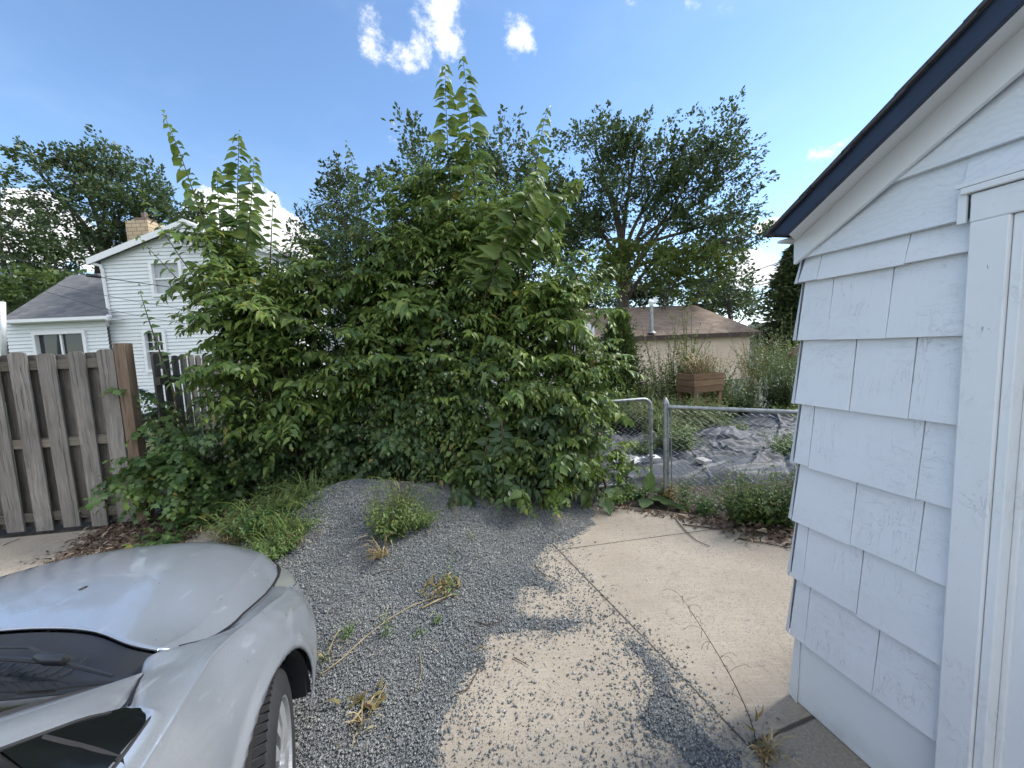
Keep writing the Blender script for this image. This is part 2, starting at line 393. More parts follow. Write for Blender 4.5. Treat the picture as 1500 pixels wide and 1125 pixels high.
M['fascia_brown'] = M_plain('fascia_brown', (.045, .025, .02), .6)
M['stucco'] = M_plain('stucco', (.62, .50, .40), .85, var=.1, scale=2.)
M['brick_tan'] = None
def M_brick():
    t = NT('tan_brick'); c = t.co()
    br = t.n('ShaderNodeTexBrick', i={'Vector': t.map(c, (1, 1, 1), rot=(R(90), 0, 0)), 'Scale': 3.2, 'Mortar Size': .025, 'Brick Width': 1.0, 'Row Height': .42, 'Color1': (.56, .44, .29, 1), 'Color2': (.46, .35, .22, 1), 'Mortar': (.13, .10, .08, 1)})
    return t.done(t.bsdf(Base_Color=br.outputs[0], Roughness=.9))
M['brick_tan'] = M_brick()
M['window_glass'] = None
def M_glassy(name, col, rough=.06, alpha=.0):
    t = NT(name); b = t.bsdf(Base_Color=col, Roughness=rough, Normal=t.bump(t.noise(t.co(), 2.5, 2), .06, .02)); b.inputs['Specular IOR Level'].default_value = .5
    if alpha <= 0: return t.done(b)
    tr = t.n('ShaderNodeBsdfTransparent', i={0: (.75, .8, .78, 1)}); mx = t.n('ShaderNodeMixShader', i={0: t.math('SUBTRACT', 1., t.math('MULTIPLY', t.math('SUBTRACT', 1., t.n('ShaderNodeFresnel', i={0: 1.5}).outputs[0]), alpha))})
    t.l(tr.outputs[0], mx.inputs[1]); t.l(b.outputs[0], mx.inputs[2]); 
    return t.done(mx)
M['window_glass'] = M_glassy('window_glass', (.03, .035, .04))
M['blind'] = M_plain('window_blind', (.42, .45, .46), .5, var=.1)
M['glass_clear'] = M_glassy('pane_clear', (.02, .02, .02), .05, .9)
def M_galv():
    t = NT('galvanised'); c = t.co(); n = t.noise(c, 25., 5, .6)
    col = t.ramp(t.fr(n, .3, .7), [(0, (.2, .215, .215)), (1, (.42, .44, .44))])
    return t.done(t.bsdf(Base_Color=col, Roughness=t.fr(n, .3, .7, .4, .6), Metallic=.7, Normal=t.bump(n, .15, .005)))
M['galv'] = M_galv()
M['cable'] = M_plain('cable', (.03, .03, .032), .6)
M['plastic_black'] = M_plain('plastic_black', (.02, .021, .024), .5, var=.2, bump=.05)
def M_tarp():
    t = NT('tarp_fabric'); c = t.co(); n = t.noise(c, 3., 5, .65); n2 = t.noise(c, 10., 4)
    col = t.ramp(t.fr(n, .3, .7), [(0, (.03, .033, .040)), (.5, (.05, .055, .067)), (1, (.078, .084, .10))])
    dust = t.fr(t.noise(c, 1.6, 6, .7), .6, .72, 0, .35)
    col = t.mix(dust, col, (.13, .12, .11))
    return t.done(t.bsdf(Base_Color=col, Roughness=.62, Normal=t.bump(t.noise(c, 16., 3, .5, .5), .12, .02)))
M['tarp'] = M_tarp()
M['sheet_silver'] = M_plain('silver_sheet', (.36, .37, .39), .4, var=.3, scale=14, bump=.6, bscale=25)
M['block'] = M_plain('paver', (.34, .33, .32), .9, var=.2)
M['clay'] = M_plain('clay', (.38, .15, .1), .85, var=.3, scale=40)
def M_car():
    t = NT('silver_paint'); c = t.co()
    fl = t.noise(c, 260., 2, .5)
    dust = t.fr(t.noise(c, 5., 6, .7), .45, .75, 0, .28)
    col = t.mix(t.fr(fl, .35, .65, 0, .3), (.40, .43, .48), (.52, .56, .62))
    col = t.mix(dust, col, (.42, .43, .455))
    # dried water marks and scuffs
    sc = t.noise(t.map(c, (2.4, 5.5, 5.5), rot=(0, 0, .3)), 1.5, 6, .62)
    wm = t.math('MULTIPLY', t.fr(sc, .60, .64, 0, .4), t.fr(t.noise(c, 1.9, 2), .48, .56))
    col = t.mix(wm, col, (.80, .82, .86))
    stk = t.math('MULTIPLY', t.fr(t.noise(t.map(c, (2.2, 26, 2.2)), 1.3, 4, .6), .6, .66), t.fr(t.noise(c, 2.6, 2), .55, .62))
    col = t.mix(t.math('MULTIPLY', stk, .3), col, (.8, .81, .83)); wm = t.math('MAXIMUM', wm, t.math('MULTIPLY', stk, .5))
    b = t.bsdf(Base_Color=col, Metallic=.55, Roughness=t.math('ADD', t.fr(t.noise(c, 14., 4), .3, .7, .27, .34), t.math('MULTIPLY', wm, .2)), Coat_Weight=1.0, Coat_Roughness=t.fr(t.noise(c, 3., 6, .7), .4, .7, .02, .14))
    return t.done(b)
M['car'] = M_car()
M['car_gap'] = M_plain('shut_gap', (.006, .006, .007), .8)
M['rubber'] = M_plain('rubber', (.022, .022, .024), .75, var=.2, bump=.1)
M['rim'] = M_plain('wheel_cover', (.5, .51, .52), .35, metal=.6, var=.1, bump=.02)
M['black_glass'] = M_glassy('black_glass', (.006, .007, .008), .12)
M['lamp'] = M_glassy('lamp_lens', (.16, .17, .155), .1, .75)
M['lamp_in'] = M_plain('lamp_bowl', (.26, .25, .2), .35, metal=.4, var=.5)
M['interior'] = M_plain('car_interior', (.035, .034, .036), .7)
M['white_paper'] = M_plain('white_plastic', (.75, .75, .74), .5)
M['paint_white'] = M_plain('picket_white', (.68, .67, .62), .6, var=.15, scale=10)
# ------------------------------------------------------------------ foliage machinery
def _tmpl(pts, faces): return np.array(pts, float), faces
# u along, v across, w up (unit length / unit width)
T_OV = _tmpl([(0, 0, 0), (.3, 0, .0), (.65, 0, -.05), (1, 0, -.2), (.28, .46, .10), (.64, .32, .04), (.28, -.46, .10), (.64, -.32, .04)],
             [(0, 1, 4), (1, 2, 5, 4), (2, 3, 5), (0, 6, 1), (1, 6, 7, 2), (2, 7, 3)])
T_LB = _tmpl([(0, 0, 0), (.35, 0, .02), (.65, 0, -.03), (1, 0, -.22), (.22, .22, .06), (.42, .62, .03), (.5, .24, .03), (.72, .42, -.03), (.74, .13, -.06),
              (.22, -.22, .06), (.42, -.62, .03), (.5, -.24, .03), (.72, -.42, -.03), (.74, -.13, -.06)],
             [(0, 1, 4), (1, 6, 5, 4), (1, 2, 6), (2, 8, 7, 6), (2, 3, 8), (0, 9, 1), (1, 9, 10, 11), (1, 11, 2), (2, 11, 12, 13), (2, 13, 3)])
T_RH = _tmpl([(0, 0, 0), (.5, .5, .12), (1, 0, -.06), (.5, -.5, .12), (.5, 0, 0)], [(0, 4, 1), (4, 2, 1), (0, 3, 4), (4, 3, 2)])
T_Q = _tmpl([(0, 0, 0), (.45, .5, .1), (1, 0, 0), (.55, -.5, -.05)], [(0, 3, 2, 1)])
T_BL = _tmpl([(0, .5, 0), (0, -.5, 0), (.35, .42, .10), (.35, -.42, .10), (.7, .26, .05), (.7, -.26, .05), (1, 0, -.12)],
             [(0, 1, 3, 2), (2, 3, 5, 4), (4, 5, 6)])
def nz(a): return a / (np.linalg.norm(a, axis=-1, keepdims=True) + 1e-9)
class Leaves:
    def __init__(s): s.V = []; s.Fa = []; s.S = []; s.Y = []; s.n = 0
    def add(s, B, d, nrm, L, Wd, young=0., T=T_OV, curl=1.):
        """B base points (N,3), d direction, nrm approx normal, L length, Wd width"""
        B = np.asarray(B, float); N = len(B)
        if N == 0: return
        d = nz(np.asarray(d, float)); side = nz(np.cross(nrm, d)); w = np.cross(d, side)
        L = np.broadcast_to(np.asarray(L, float), (N,)); Wd = np.broadcast_to(np.asarray(Wd, float), (N,)); yg = np.broadcast_to(np.asarray(young, float), (N,))
        t, fs = T; k = len(t)
        V = B[:, None, :] + t[None, :, 0, None] * (d * L[:, None])[:, None, :] + t[None, :, 1, None] * (side * Wd[:, None])[:, None, :] + t[None, :, 2, None] * curl * (w * L[:, None])[:, None, :]
        s.V.append(V.reshape(-1, 3)); s.Y.append(np.repeat(yg, k))
        base = s.n + np.arange(N) * k
        ff = np.concatenate([np.array(f) for f in fs]); sz = np.array([len(f) for f in fs])
        s.Fa.append((base[:, None] + ff[None, :]).ravel()); s.S.append(np.tile(sz, N)); s.n += N * k
    def build(s, name, mat, parent=None, local=False):
        return mesh_np(name, np.concatenate(s.V), np.concatenate(s.Fa), np.concatenate(s.S), mat, parent, False, local, {'young': np.concatenate(s.Y)})
class Stems:
    """many thin three-sided tubes"""
    def __init__(s): s.V = []; s.Fa = []; s.n = 0
    def add(s, Pts, rad):
        """Pts (T,K,3), rad (T,K)"""
        Pts = np.asarray(Pts, float); Tn, K = Pts.shape[:2]
        if Tn == 0: return
        rad = np.broadcast_to(rad, (Tn, K))
        tg = nz(np.gradient(Pts, axis=1)); a = np.where(np.abs(tg[..., 2:3]) < .9, np.array([0, 0, 1.]), np.array([1., 0, 0]))
        u = nz(np.cross(tg, a)); w = np.cross(tg, u)
        rings = [Pts + rad[..., None] * (u * math.cos(q) + w * math.sin(q)) for q in (0, 2.094, 4.189)]
        V = np.stack(rings, 2)  # T,K,3,3
        idx = s.n + np.arange(Tn * K * 3).reshape(Tn, K, 3)
        for q in range(3):
            a0 = idx[:, :-1, q]; a1 = idx[:, :-1, (q + 1) % 3]; b1 = idx[:, 1:, (q + 1) % 3]; b0 = idx[:, 1:, q]
            s.Fa.append(np.stack([a0, a1, b1, b0], -1).ravel())
        s.V.append(V.reshape(-1, 3)); s.n += Tn * K * 3
    def build(s, name, mat, parent=None, local=False):
        return mesh_np(name, np.concatenate(s.V), np.concatenate(s.Fa), 4, mat, parent, True, local)
def rnd_dir(n): return nz(rng.normal(size=(n, 3)))
def twigs(LV, ST, S, Dr, Ln, K=10, leaf=.10, ratio=.5, droop=.25, young=0., T=T_OV, hang=.45, spread=.9, jit=.25, rad=.0025, young_tip=.3, tip_scale=.55, flat=True):
    """two-ranked leafy twigs. S starts (T,3), Dr directions, Ln lengths"""
    S = np.asarray(S, float); Dr = nz(np.asarray(Dr, float)); n = len(S)
    if n == 0: return
    Ln = np.broadcast_to(np.asarray(Ln, float), (n,)); leaf = np.broadcast_to(np.asarray(leaf, float), (n,)); young = np.broadcast_to(np.asarray(young, float), (n,))
    u = np.linspace(.06, 1, K)
    Pt = S[:, None, :] + Dr[:, None, :] * (Ln[:, None] * u[None, :])[..., None]
    Pt[..., 2] -= (droop * Ln)[:, None] * (u ** 2)[None, :]
    bend = rng.normal(size=(n, 3)) * .12
    Pt += bend[:, None, :] * (Ln[:, None] * (u ** 2)[None, :])[..., None]
    ST.add(Pt, (rad * (1 - .7 * u))[None, :] * (Ln / .4)[:, None])
    tg = nz(np.gradient(Pt, axis=1)); up = np.array([0, 0, 1.])
    side = nz(np.cross(tg, up + rng.normal(size=(n, 1, 3)) * .15))
    if not flat: 
        w = np.cross(side, tg); ang = (np.arange(K) * 2.4)[None, :, None] + rng.uniform(0, 6, (n, 1, 1)); side = side * np.cos(ang) + w * np.sin(ang)
        sg = np.ones(K)
    else: sg = np.where(np.arange(K) % 2 == 0, 1., -1.)
    d = side * (sg[None, :, None] * spread) + tg * .45 - up * hang + rng.normal(size=(n, K, 3)) * jit
    d[:, -1] = tg[:, -1] - up * hang * .6
    nr = up + tg * .25 + rng.normal(size=(n, K, 3)) * (jit * 1.1)
    sc = (1 - (1 - tip_scale) * np.clip((u - .55) / .45, 0, 1))[None, :] * rng.uniform(.75, 1.15, (n, K))
    Lf = leaf[:, None] * sc
    yg = np.clip(young[:, None] + young_tip * np.clip((u - .7) / .3, 0, 1)[None, :] * rng.uniform(0, 1, (n, 1)), 0, 1)
    LV.add(Pt.reshape(-1, 3), d.reshape(-1, 3), nr.reshape(-1, 3), Lf.ravel(), (Lf * ratio * rng.uniform(.85, 1.15, (n, K))).ravel(), yg.ravel(), T)
def bez(p0, p1, p2, p3, k=10):
    t = np.linspace(0, 1, k)[:, None]; return (1 - t) ** 3 * p0 + 3 * (1 - t) ** 2 * t * p1 + 3 * (1 - t) * t * t * p2 + t ** 3 * p3
def ellip(n, c, r, shell=.45):
    d = rnd_dir(n); q = rng.uniform(shell ** 3, 1, n) ** (1 / 3.); return np.asarray(c) + d * q[:, None] * np.asarray(r), d

# ------------------------------------------------------------------ far and middle trees
def far_tree(name, label, base, blobs, mat, leaf=.2, per=34, clump=.42, dens=1.0, trunk_r=.3, group=None, fork=.35, trunk_top=None, T=T_RH, cat='tree', young=.0, wind=0., bark='bark', limbs_per=5, quad=True, trunk_parts=True, clump_young=.25):
    """blobs: list of (px, py, rx_px, rz_px, depth, depth_radius)"""
    base = np.asarray(base, float)
    e = empty(name, base, label, cat, group)
    LV = Leaves(); tr = MB()
    bc = []
    for b in blobs:
        c = P(b[0], b[1], b[4]); s = b[4] / F
        bc.append((c, np.array([b[2] * s, b[5], b[3] * s])))
    top = np.array(trunk_top) if trunk_top is not None else base + (np.mean([c for c, _ in bc], axis=0) - base) * np.array([.6, .6, .45])
    hgt = top[2] - base[2]
    mid = (base + top) / 2 + rng.normal(size=3) * [.02 * hgt, .02 * hgt, 0]
    tpts = bez(base, base + (0, 0, hgt * .33), mid + (0, 0, hgt * .15), top, 9)
    tr.tube(tpts, list(np.linspace(trunk_r * 1.15, trunk_r * .7, 9)), 10)
    crown_mid = np.mean([c for c, _ in bc], axis=0)
    for c, r in bc:
        k = rng.integers(4, 8); s0 = tpts[min(8, max(3, int(9 * (1 - fork) + rng.uniform(0, 9 * fork))))]
        st = np.array(s0); dd = c - st
        L1 = bez(st, st + dd * .3 + np.array([0, 0, .15 * np.linalg.norm(dd)]), c - dd * .25 - [0, 0, r[2] * .4], c + rng.normal(size=3) * r * .15, 8)
        r0 = trunk_r * .36 * min(1., (np.linalg.norm(r) / 2.5) ** .5)
        tr.tube(L1, list(np.linspace(r0, r0 * .25, 8)), 6)
        n_sub = limbs_per
        for q in range(n_sub):
            i = rng.integers(3, 8); dd2 = rnd_dir(1)[0] * r * .85; dd2[2] = abs(dd2[2]) * .9 - .1 * r[2]
            p1 = c + dd2; L2 = bez(L1[i], L1[i] + (p1 - L1[i]) * .4 + [0, 0, .1], p1 - (p1 - L1[i]) * .2, p1, 6)
            tr.tube(L2, list(np.linspace(r0 * .35, r0 * .08, 6)), 4)
        vol = r[0] * r[1] * r[2]
        area = r[0] * r[2] + r[0] * r[1]
        nc = int(max(8, dens * area / (clump ** 2) * 4.2))
        ks = max(3, int(3 + 2.2 * np.linalg.norm(r[[0, 2]]))); kc, kd = ellip(ks, c, r * .85, .35); pick = rng.integers(0, ks, nc)
        cs = kc[pick] + rng.normal(size=(nc, 3)) * r * .24; dr = nz(cs - c)
        keep = rng.uniform(0, 1, nc) > .12
        cs = cs[keep]; dr = dr[keep]; nc = len(cs)
        # leaf spray at each clump: points along a short upward sweeping spray
        nl = per
        ax = nz(dr * r / r.mean() + [0, 0, .55] + rng.normal(size=(nc, 3)) * .3 + np.array([wind, 0, 0]))
        tpos = rng.uniform(-.5, 1.1, (nc, nl, 1))
        off = rng.normal(size=(nc, nl, 3)) * (clump * .34) * np.clip(1.15 - tpos, .25, 1.4)
        off[..., 2] *= .7
        pts = cs[:, None, :] + ax[:, None, :] * tpos * clump * 1.2 + off
        d = nz(off + ax[:, None, :] * clump * .5 + rng.normal(size=(nc, nl, 3)) * .25 * clump - [0, 0, .12 * clump])
        nr = np.array([0, 0, 1.]) + rng.normal(size=(nc, nl, 3)) * .55
        Lf = 1.25 * leaf * rng.uniform(.6, 1.25, (nc, nl))
        yg = np.clip(young + clump_young * (rng.uniform(0, 1, (nc, 1)) ** 3) * np.ones((1, nl)), 0, 1)  # random clumps take more of the young leaf colour
        LV.add(pts.reshape(-1, 3), d.reshape(-1, 3), nr.reshape(-1, 3), Lf.ravel(), (Lf * .6).ravel(), yg.ravel(), T_Q if quad else T)
    LV.build('crown', mat, e)
    tr.build('trunk', M[bark], e, smooth=True)
    return e
# ------------------------------------------------------------------ camera, sky, sun
cam = D.cameras.new('camera'); cam.sensor_fit = 'HORIZONTAL'; cam.sensor_width = 36; cam.lens = F / 1500 * 36; cam.clip_start = .05; cam.clip_end = 2000
co = D.objects.new('camera', cam); COL.objects.link(co)
# world axes of the camera: X right, Y up, Z back, from the solved frame
def w_of(c): return np.array([c @ _rt, c @ _fw, c @ _up])
cx = w_of(np.array([1., 0, 0])); cy = w_of(np.array([0, -1., 0])); cz = w_of(np.array([0, 0, -1.]))
mw = Matrix(((cx[0], cy[0], cz[0], 0), (cx[1], cy[1], cz[1], 0), (cx[2], cy[2], cz[2], H), (0, 0, 0, 1)))
co.matrix_world = mw; SC.camera = co

SUN_EL, SUN_AZ = 44., 74.
W_ = D.worlds.new('World'); SC.world = W_; W_.use_nodes = True
t = NT.__new__(NT); t.t = W_.node_tree; t.t.nodes.clear(); t.m = W_
t.out = t.n('ShaderNodeOutputWorld')
sky = t.n('ShaderNodeTexSky', sky_type='NISHITA', sun_disc=False, sun_elevation=R(SUN_EL), sun_rotation=R(SUN_AZ), air_density=1.0, dust_density=.15, ozone_density=3.0, altitude=100)
dirv = t.n('ShaderNodeVectorMath', operation='NORMALIZE', i={0: t.co('Generated')}).outputs[0]
t_hs = t.n('ShaderNodeHueSaturation', i={'Saturation': 1.03, 'Value': 1.2, 'Hue': .4985, 'Color': sky.outputs[0]}).outputs[0]
nz1 = t.noise(dirv, 9., 6, .62, out='Color')
pert = t.n('ShaderNodeVectorMath', operation='MULTIPLY_ADD', i={0: nz1, 1: (.085, .085, .085), 2: dirv})
pert = t.n('ShaderNodeVectorMath', operation='SUBTRACT', i={0: pert.outputs[0], 1: (.0425, .0425, .0425)}).outputs[0]
def blobs(lst, pv):
    acc = None
    for px, py, rp, sq, st in lst:
        d = ray(px, py); d = d / np.linalg.norm(d)
        sub = t.n('ShaderNodeVectorMath', operation='SUBTRACT', i={0: pv, 1: tuple(d)}).outputs[0]
        sub = t.n('ShaderNodeVectorMath', operation='MULTIPLY', i={0: sub, 1: (1, 1, sq)}).outputs[0]
        ln = t.n('ShaderNodeVectorMath', operation='LENGTH', i={0: sub}).outputs['Value']
        k = np.linalg.norm(ray(px, py)); k = np.linalg.norm([(px - 750) / F, (py - 562) / F, 1])
        v = t.fr(ln, 0, rp / F / k, st, 0)
        acc = v if acc is None else t.math('MAXIMUM', acc, v)
    return acc
fb = t.noise(t.map(dirv, (1, 1, 1.4)), 22., 8, .68)
fb2 = t.noise(dirv, 60., 5, .6)
soft = blobs([(645, 20, 52, 1, 1.0), (652, 58, 38, 1, 1.), (612, 70, 36, 1, .95), (590, 82, 34, 1, .8), (542, 55, 34, .8, .7), (757, 62, 34, .7, .9), (760, 42, 22, .7, .6), (1015, 8, 26, 1.6, .55), (1060, 20, 22, 1.5, .3), (980, 168, 22, 1, .3), (1205, 228, 42, 2.6, 1.), (1190, 224, 22, 2, .8), (760, 215, 20, 1, .5), (575, 205, 24, 1, .4), (648, 98, 26, 1, .4), (925, -4, 30, 1.5, .5)], pert)
dens1 = t.math('ADD', soft, t.math('MULTIPLY', t.math('SUBTRACT', fb, .5), 1.9))
dens1 = t.math('MULTIPLY', t.fr(dens1, .2, 1.0, 0, 1, True), t.fr(soft, .02, .3, 0, 1))
hard = blobs([(372, 322, 56, 1, 1.), (330, 318, 50, 1, 1.), (412, 345, 50, 1, 1.), (440, 375, 48, 1, 1.), (370, 385, 80, 1, 1.), (300, 345, 40, 1, 1.), (90, 335, 60, 1, 1.), (40, 318, 45, 1, 1.), (130, 365, 50, 1, .9), (1100, 400, 90, 1.8, .55), (1120, 332, 34, 2.4, .7), (1090, 372, 46, 3, .6), (700, 470, 200, 1.5, .8), (20, 430, 120, 1, .8)], pert)
dens2 = t.fr(t.math('ADD', hard, t.math('MULTIPLY', t.math('SUBTRACT', t.math('ADD', t.math('MULTIPLY', fb, .7), t.math('MULTIPLY', fb2, .3)), .5), .9)), .2, .34, 0, 1, True)
# unseen broken cloud added behind the photographer as soft fill light, thin veil elsewhere
sp = t.n('ShaderNodeSeparateXYZ', i={0: dirv})
big = t.noise(t.map(dirv, (1, 1, 2.2)), 3.2, 7, .6)
beh = t.math('MULTIPLY', t.fr(big, .34, .52, 0, 1, True), t.math('MULTIPLY', t.fr(sp.outputs[1], -.05, -.3, 0, 1, True), t.fr(sp.outputs[2], .0, .12, 0, 1)))
veil = t.math('MULTIPLY', t.fr(t.noise(t.map(dirv, (1, 1, 2.5)), 2.6, 6, .6), .5, .85, 0, .12), t.fr(sp.outputs[2], 0, .5, 1.0, .5))
haze = t.math('MULTIPLY', t.fr(sp.outputs[2], 0., .36, 1, 0, True), t.fr(sp.outputs[0], -.5, .8, .15, .4))
skyc = t.mix(haze, t_hs, (3.7, 4.75, 6.4))
skyc = t.mix(t.math('MAXIMUM', veil, t.math('MULTIPLY', beh, .95)), skyc, (7.2, 7.5, 8.0))
cloudc = t.mix(t.fr(fb, .3, .7), (5.0, 5.2, 5.6), (7.2, 7.2, 7.2))
skyc = t.mix(t.math('MAXIMUM', dens1, dens2), skyc, cloudc)
bg = t.n('ShaderNodeBackground', i={'Color': skyc, 'Strength': .11}); t.l(bg.outputs[0], t.out.inputs[0])

sl = D.lights.new('sun', 'SUN'); sl.energy = 2.5; sl.angle = R(13.); sl.color = (1, .955, .88)
so = D.objects.new('sun', sl); COL.objects.link(so)
sd = Vector((math.sin(R(SUN_AZ)) * math.cos(R(SUN_EL)), math.cos(R(SUN_AZ)) * math.cos(R(SUN_EL)), math.sin(R(SUN_EL))))
so.rotation_euler = sd.to_track_quat('Z', 'Y').to_euler()
vs = SC.view_settings; vs.view_transform = 'Standard'; vs.look = 'None'; vs.exposure = 1.02; vs.gamma = 1
SC.cycles.use_denoising = True
try: SC.cycles.denoiser = 'OPENIMAGEDENOISE'; SC.cycles.denoising_input_passes = 'RGB_ALBEDO_NORMAL'; SC.cycles.denoising_prefilter = 'ACCURATE'
except Exception: pass
SC.cycles.max_bounces = 5; SC.cycles.diffuse_bounces = 2; SC.cycles.transparent_max_bounces = 6; SC.cycles.transmission_bounces = 4; SC.cycles.sample_clamp_indirect = 6
SC.cycles.use_adaptive_sampling = True; SC.cycles.adaptive_threshold = .03

# ------------------------------------------------------------------ ground
def smooth(a, b, x): q = np.clip((x - a) / (b - a), 0, 1); return q * q * (3 - 2 * q)
def vnoise(x, y, s=1., seed=0):
    """cheap value noise, vectorised"""
    x = np.asarray(x) * s + seed * 17.3; y = np.asarray(y) * s + seed * 9.1
    xi = np.floor(x).astype(np.int64); yi = np.floor(y).astype(np.int64); fx = x - xi; fy = y - yi; fx = fx * fx * (3 - 2 * fx); fy = fy * fy * (3 - 2 * fy)
    def h(a, b): v = np.sin(a * 127.1 + b * 311.7 + seed * 74.7) * 43758.5453; return v - np.floor(v)
    return (h(xi, yi) * (1 - fx) + h(xi + 1, yi) * fx) * (1 - fy) + (h(xi, yi + 1) * (1 - fx) + h(xi + 1, yi + 1) * fx) * fy
def fbm(x, y, s=1., o=4, seed=0): return sum(vnoise(x, y, s * 2 ** k, seed + k) * .5 ** k for k in range(o)) / sum(.5 ** k for k in range(o))
def gz(x, y):
    """height of the open ground: level by the driveway, falling gently into the back gardens"""
    return -.03 - .45 * smooth(4.5, 16., y) * smooth(-8, 2, x) - .1 * smooth(4.5, 20, y)
xs = np.concatenate([np.linspace(-700, -30, 14), np.linspace(-26, 26, 105), np.linspace(30, 700, 14)]); ys = np.concatenate([np.linspace(-700, -12, 12), np.linspace(-8, 32, 90), np.linspace(36, 1100, 22)])
X, Y = np.meshgrid(xs, ys, indexing='ij'); Z = gz(X, Y) + .02 * (fbm(X, Y, .8) - .5) * smooth(4.2, 6, Y)
nx, ny = X.shape; idx = np.arange(nx * ny).reshape(nx, ny)
g = mesh_np('ground', np.stack([X, Y, Z], -1), np.stack([idx[:-1, :-1], idx[1:, :-1], idx[1:, 1:], idx[:-1, 1:]], -1), 4, M['earth'], smooth=True); g['kind'] = 'structure'

slab = [(-9, -6), (9, -6), (9, 1.6), (3.2, 2.2), (2.45, 2.85), (2.1, 3.1), (1.55, 3.45), (1.2, 3.62), (.8, 3.74), (.2, 3.86), (-.8, 4.0), (-2.8, 4.0), (-3.7, 3.72), (-5.2, 3.5), (-9, 2.95)]
m = MB(); m.ext([(x, y, -.10) for x, y in slab][::1], (0, 0, .10)); o = m.build('driveway', M['concrete']); o['kind'] = 'structure'

# gravel pile: irregular sheet with its edge traced on the slab
gp = [U(*p)[:2] for p in [(905, 736), (870, 743), (868, 767), (843, 790), (812, 800), (785, 813), (781, 832), (800, 845), (815, 855), (812, 868), (790, 866), (768, 866), (758, 885), (762, 900), (800, 904), (862, 908), (850, 918), (800, 924), (760, 926), (722, 937), (704, 970), (674, 1013), (667, 1040), (655, 1090), (640, 1200)]]
gp += [np.array(q) for q in [(-.1, .7), (-1.5, .5), (-2.9, 1.2), (-3.0, 2.6), (-2.75, 3.5), (-2.2, 4.5), (-1.0, 5.2), (.2, 4.9)]]
gs = [U(*p)[:2] for p in [(905, 925), (925, 935), (943, 940), (962, 958), (980, 978), (997, 1012), (1013, 1045), (1035, 1073), (1053, 1092), (1093, 1093), (1093, 1125), (1098, 1200), (1000, 1200), (1003, 1125), (985, 1100), (952, 1090), (940, 1070), (929, 1053), (948, 1030), (953, 1005), (945, 985), (930, 962), (915, 945)]]
def sdf(x, y, poly):
    x = np.asarray(x, float); y = np.asarray(y, float); p = np.array(poly); d = np.full(x.shape, 1e9); ins = np.zeros(x.shape, bool)
    for i in range(len(p)):
        a, b = p[i], p[(i + 1) % len(p)]; e = b - a
        tt = np.clip(((x - a[0]) * e[0] + (y - a[1]) * e[1]) / (e @ e + 1e-12), 0, 1)
        d = np.minimum(d, np.hypot(x - a[0] - tt * e[0], y - a[1] - tt * e[1]))
        c = ((a[1] > y) != (b[1] > y)) & (x < (b[0] - a[0]) * (y - a[1]) / (b[1] - a[1] + 1e-12) + a[0]); ins ^= c
    return np.where(ins, d, -d)
def gravel_sd(x, y):
    n = (fbm(x, y, 9., 4, 3) - .5) * .13 + (vnoise(x, y, 46., 5) - .5) * .035
    a = sdf(x, y, gp) + n; b = sdf(x, y, gs) + n * .6
    return a, b
def gravel_z(x, y, a=None, b=None):
    if a is None: a, b = gravel_sd(x, y)
    th = np.maximum(np.clip(a, -.03, .5) * .10 + .007 * smooth(0, .03, a), np.clip(b, -.03, .3) * .08 + .008 * smooth(0, .02, b))
    mound = .34 * np.exp(-(((x + 1.60) / .60) ** 2 + ((y - 3.42) / .50) ** 2)) + .19 * np.exp(-(((x + .78) / .65) ** 2 + ((y - 3.62) / .6) ** 2)) + .05 * np.exp(-(((x + 1.2) / .9) ** 2 + ((y - 2.5) / .5) ** 2))
    return th + mound * smooth(0, .5, a) + .012 * (fbm(x, y, 7., 3, 9) - .5) * smooth(0, .2, np.maximum(a, b))
xs = np.linspace(-3.1, 1.1, 300); ys = np.linspace(.5, 5.2, 330); X, Y = np.meshgrid(xs, ys, indexing='ij'); a, b = gravel_sd(X, Y); Z = gravel_z(X, Y, a, b) - .006
nx, ny = X.shape; idx = np.arange(nx * ny).reshape(nx, ny); fc = np.stack([idx[:-1, :-1], idx[1:, :-1], idx[1:, 1:], idx[:-1, 1:]], -1).reshape(-1, 4)
mk = (np.maximum(a, b) > -.02).ravel(); fc = fc[mk[fc].all(1)]
used, inv = np.unique(fc.ravel(), return_inverse=True)
bed = mesh_np('gravel_bed', np.stack([X, Y, Z], -1).reshape(-1, 3)[used], inv, 4, M['gravel_bed'], smooth=True); bed['kind'] = 'structure'
# the stones themselves
def stones(name, x, y, z, s, mat, flat=.7):
    n = len(x); t0 = np.array([(1, 0, 0), (0, 1, 0), (-1, 0, 0), (0, -1, 0), (.1, .1, 1), (-.1, 0, -1.)])
    fs = np.array([(0, 1, 4), (1, 2, 4), (2, 3, 4), (3, 0, 4), (1, 0, 5), (2, 1, 5), (3, 2, 5), (0, 3, 5)])
    V = t0[None] * rng.uniform(.55, 1.3, (n, 6, 3)) + rng.normal(size=(n, 6, 3)) * .12
    V[..., 2] *= flat
    an = rng.uniform(0, 6.28, n); ca, sa = np.cos(an)[:, None], np.sin(an)[:, None]
    xr = V[..., 0] * ca - V[..., 1] * sa; yr = V[..., 0] * sa + V[..., 1] * ca
    tl = rng.normal(size=(n, 2)) * .5; zr = V[..., 2] + xr * tl[:, :1] + yr * tl[:, 1:]
    V = np.stack([xr, yr, zr], -1) * s[:, None, None] + np.stack([x, y, z], -1)[:, None, :]
    fa = (np.arange(n)[:, None, None] * 6 + fs[None]).ravel()
    return mesh_np(name, V, fa, 3, mat)
N = 260000
x = rng.uniform(-3., 1.05, N); y = rng.uniform(.75, 4.7, N); a, b = gravel_sd(x, y); q = np.maximum(a, b)
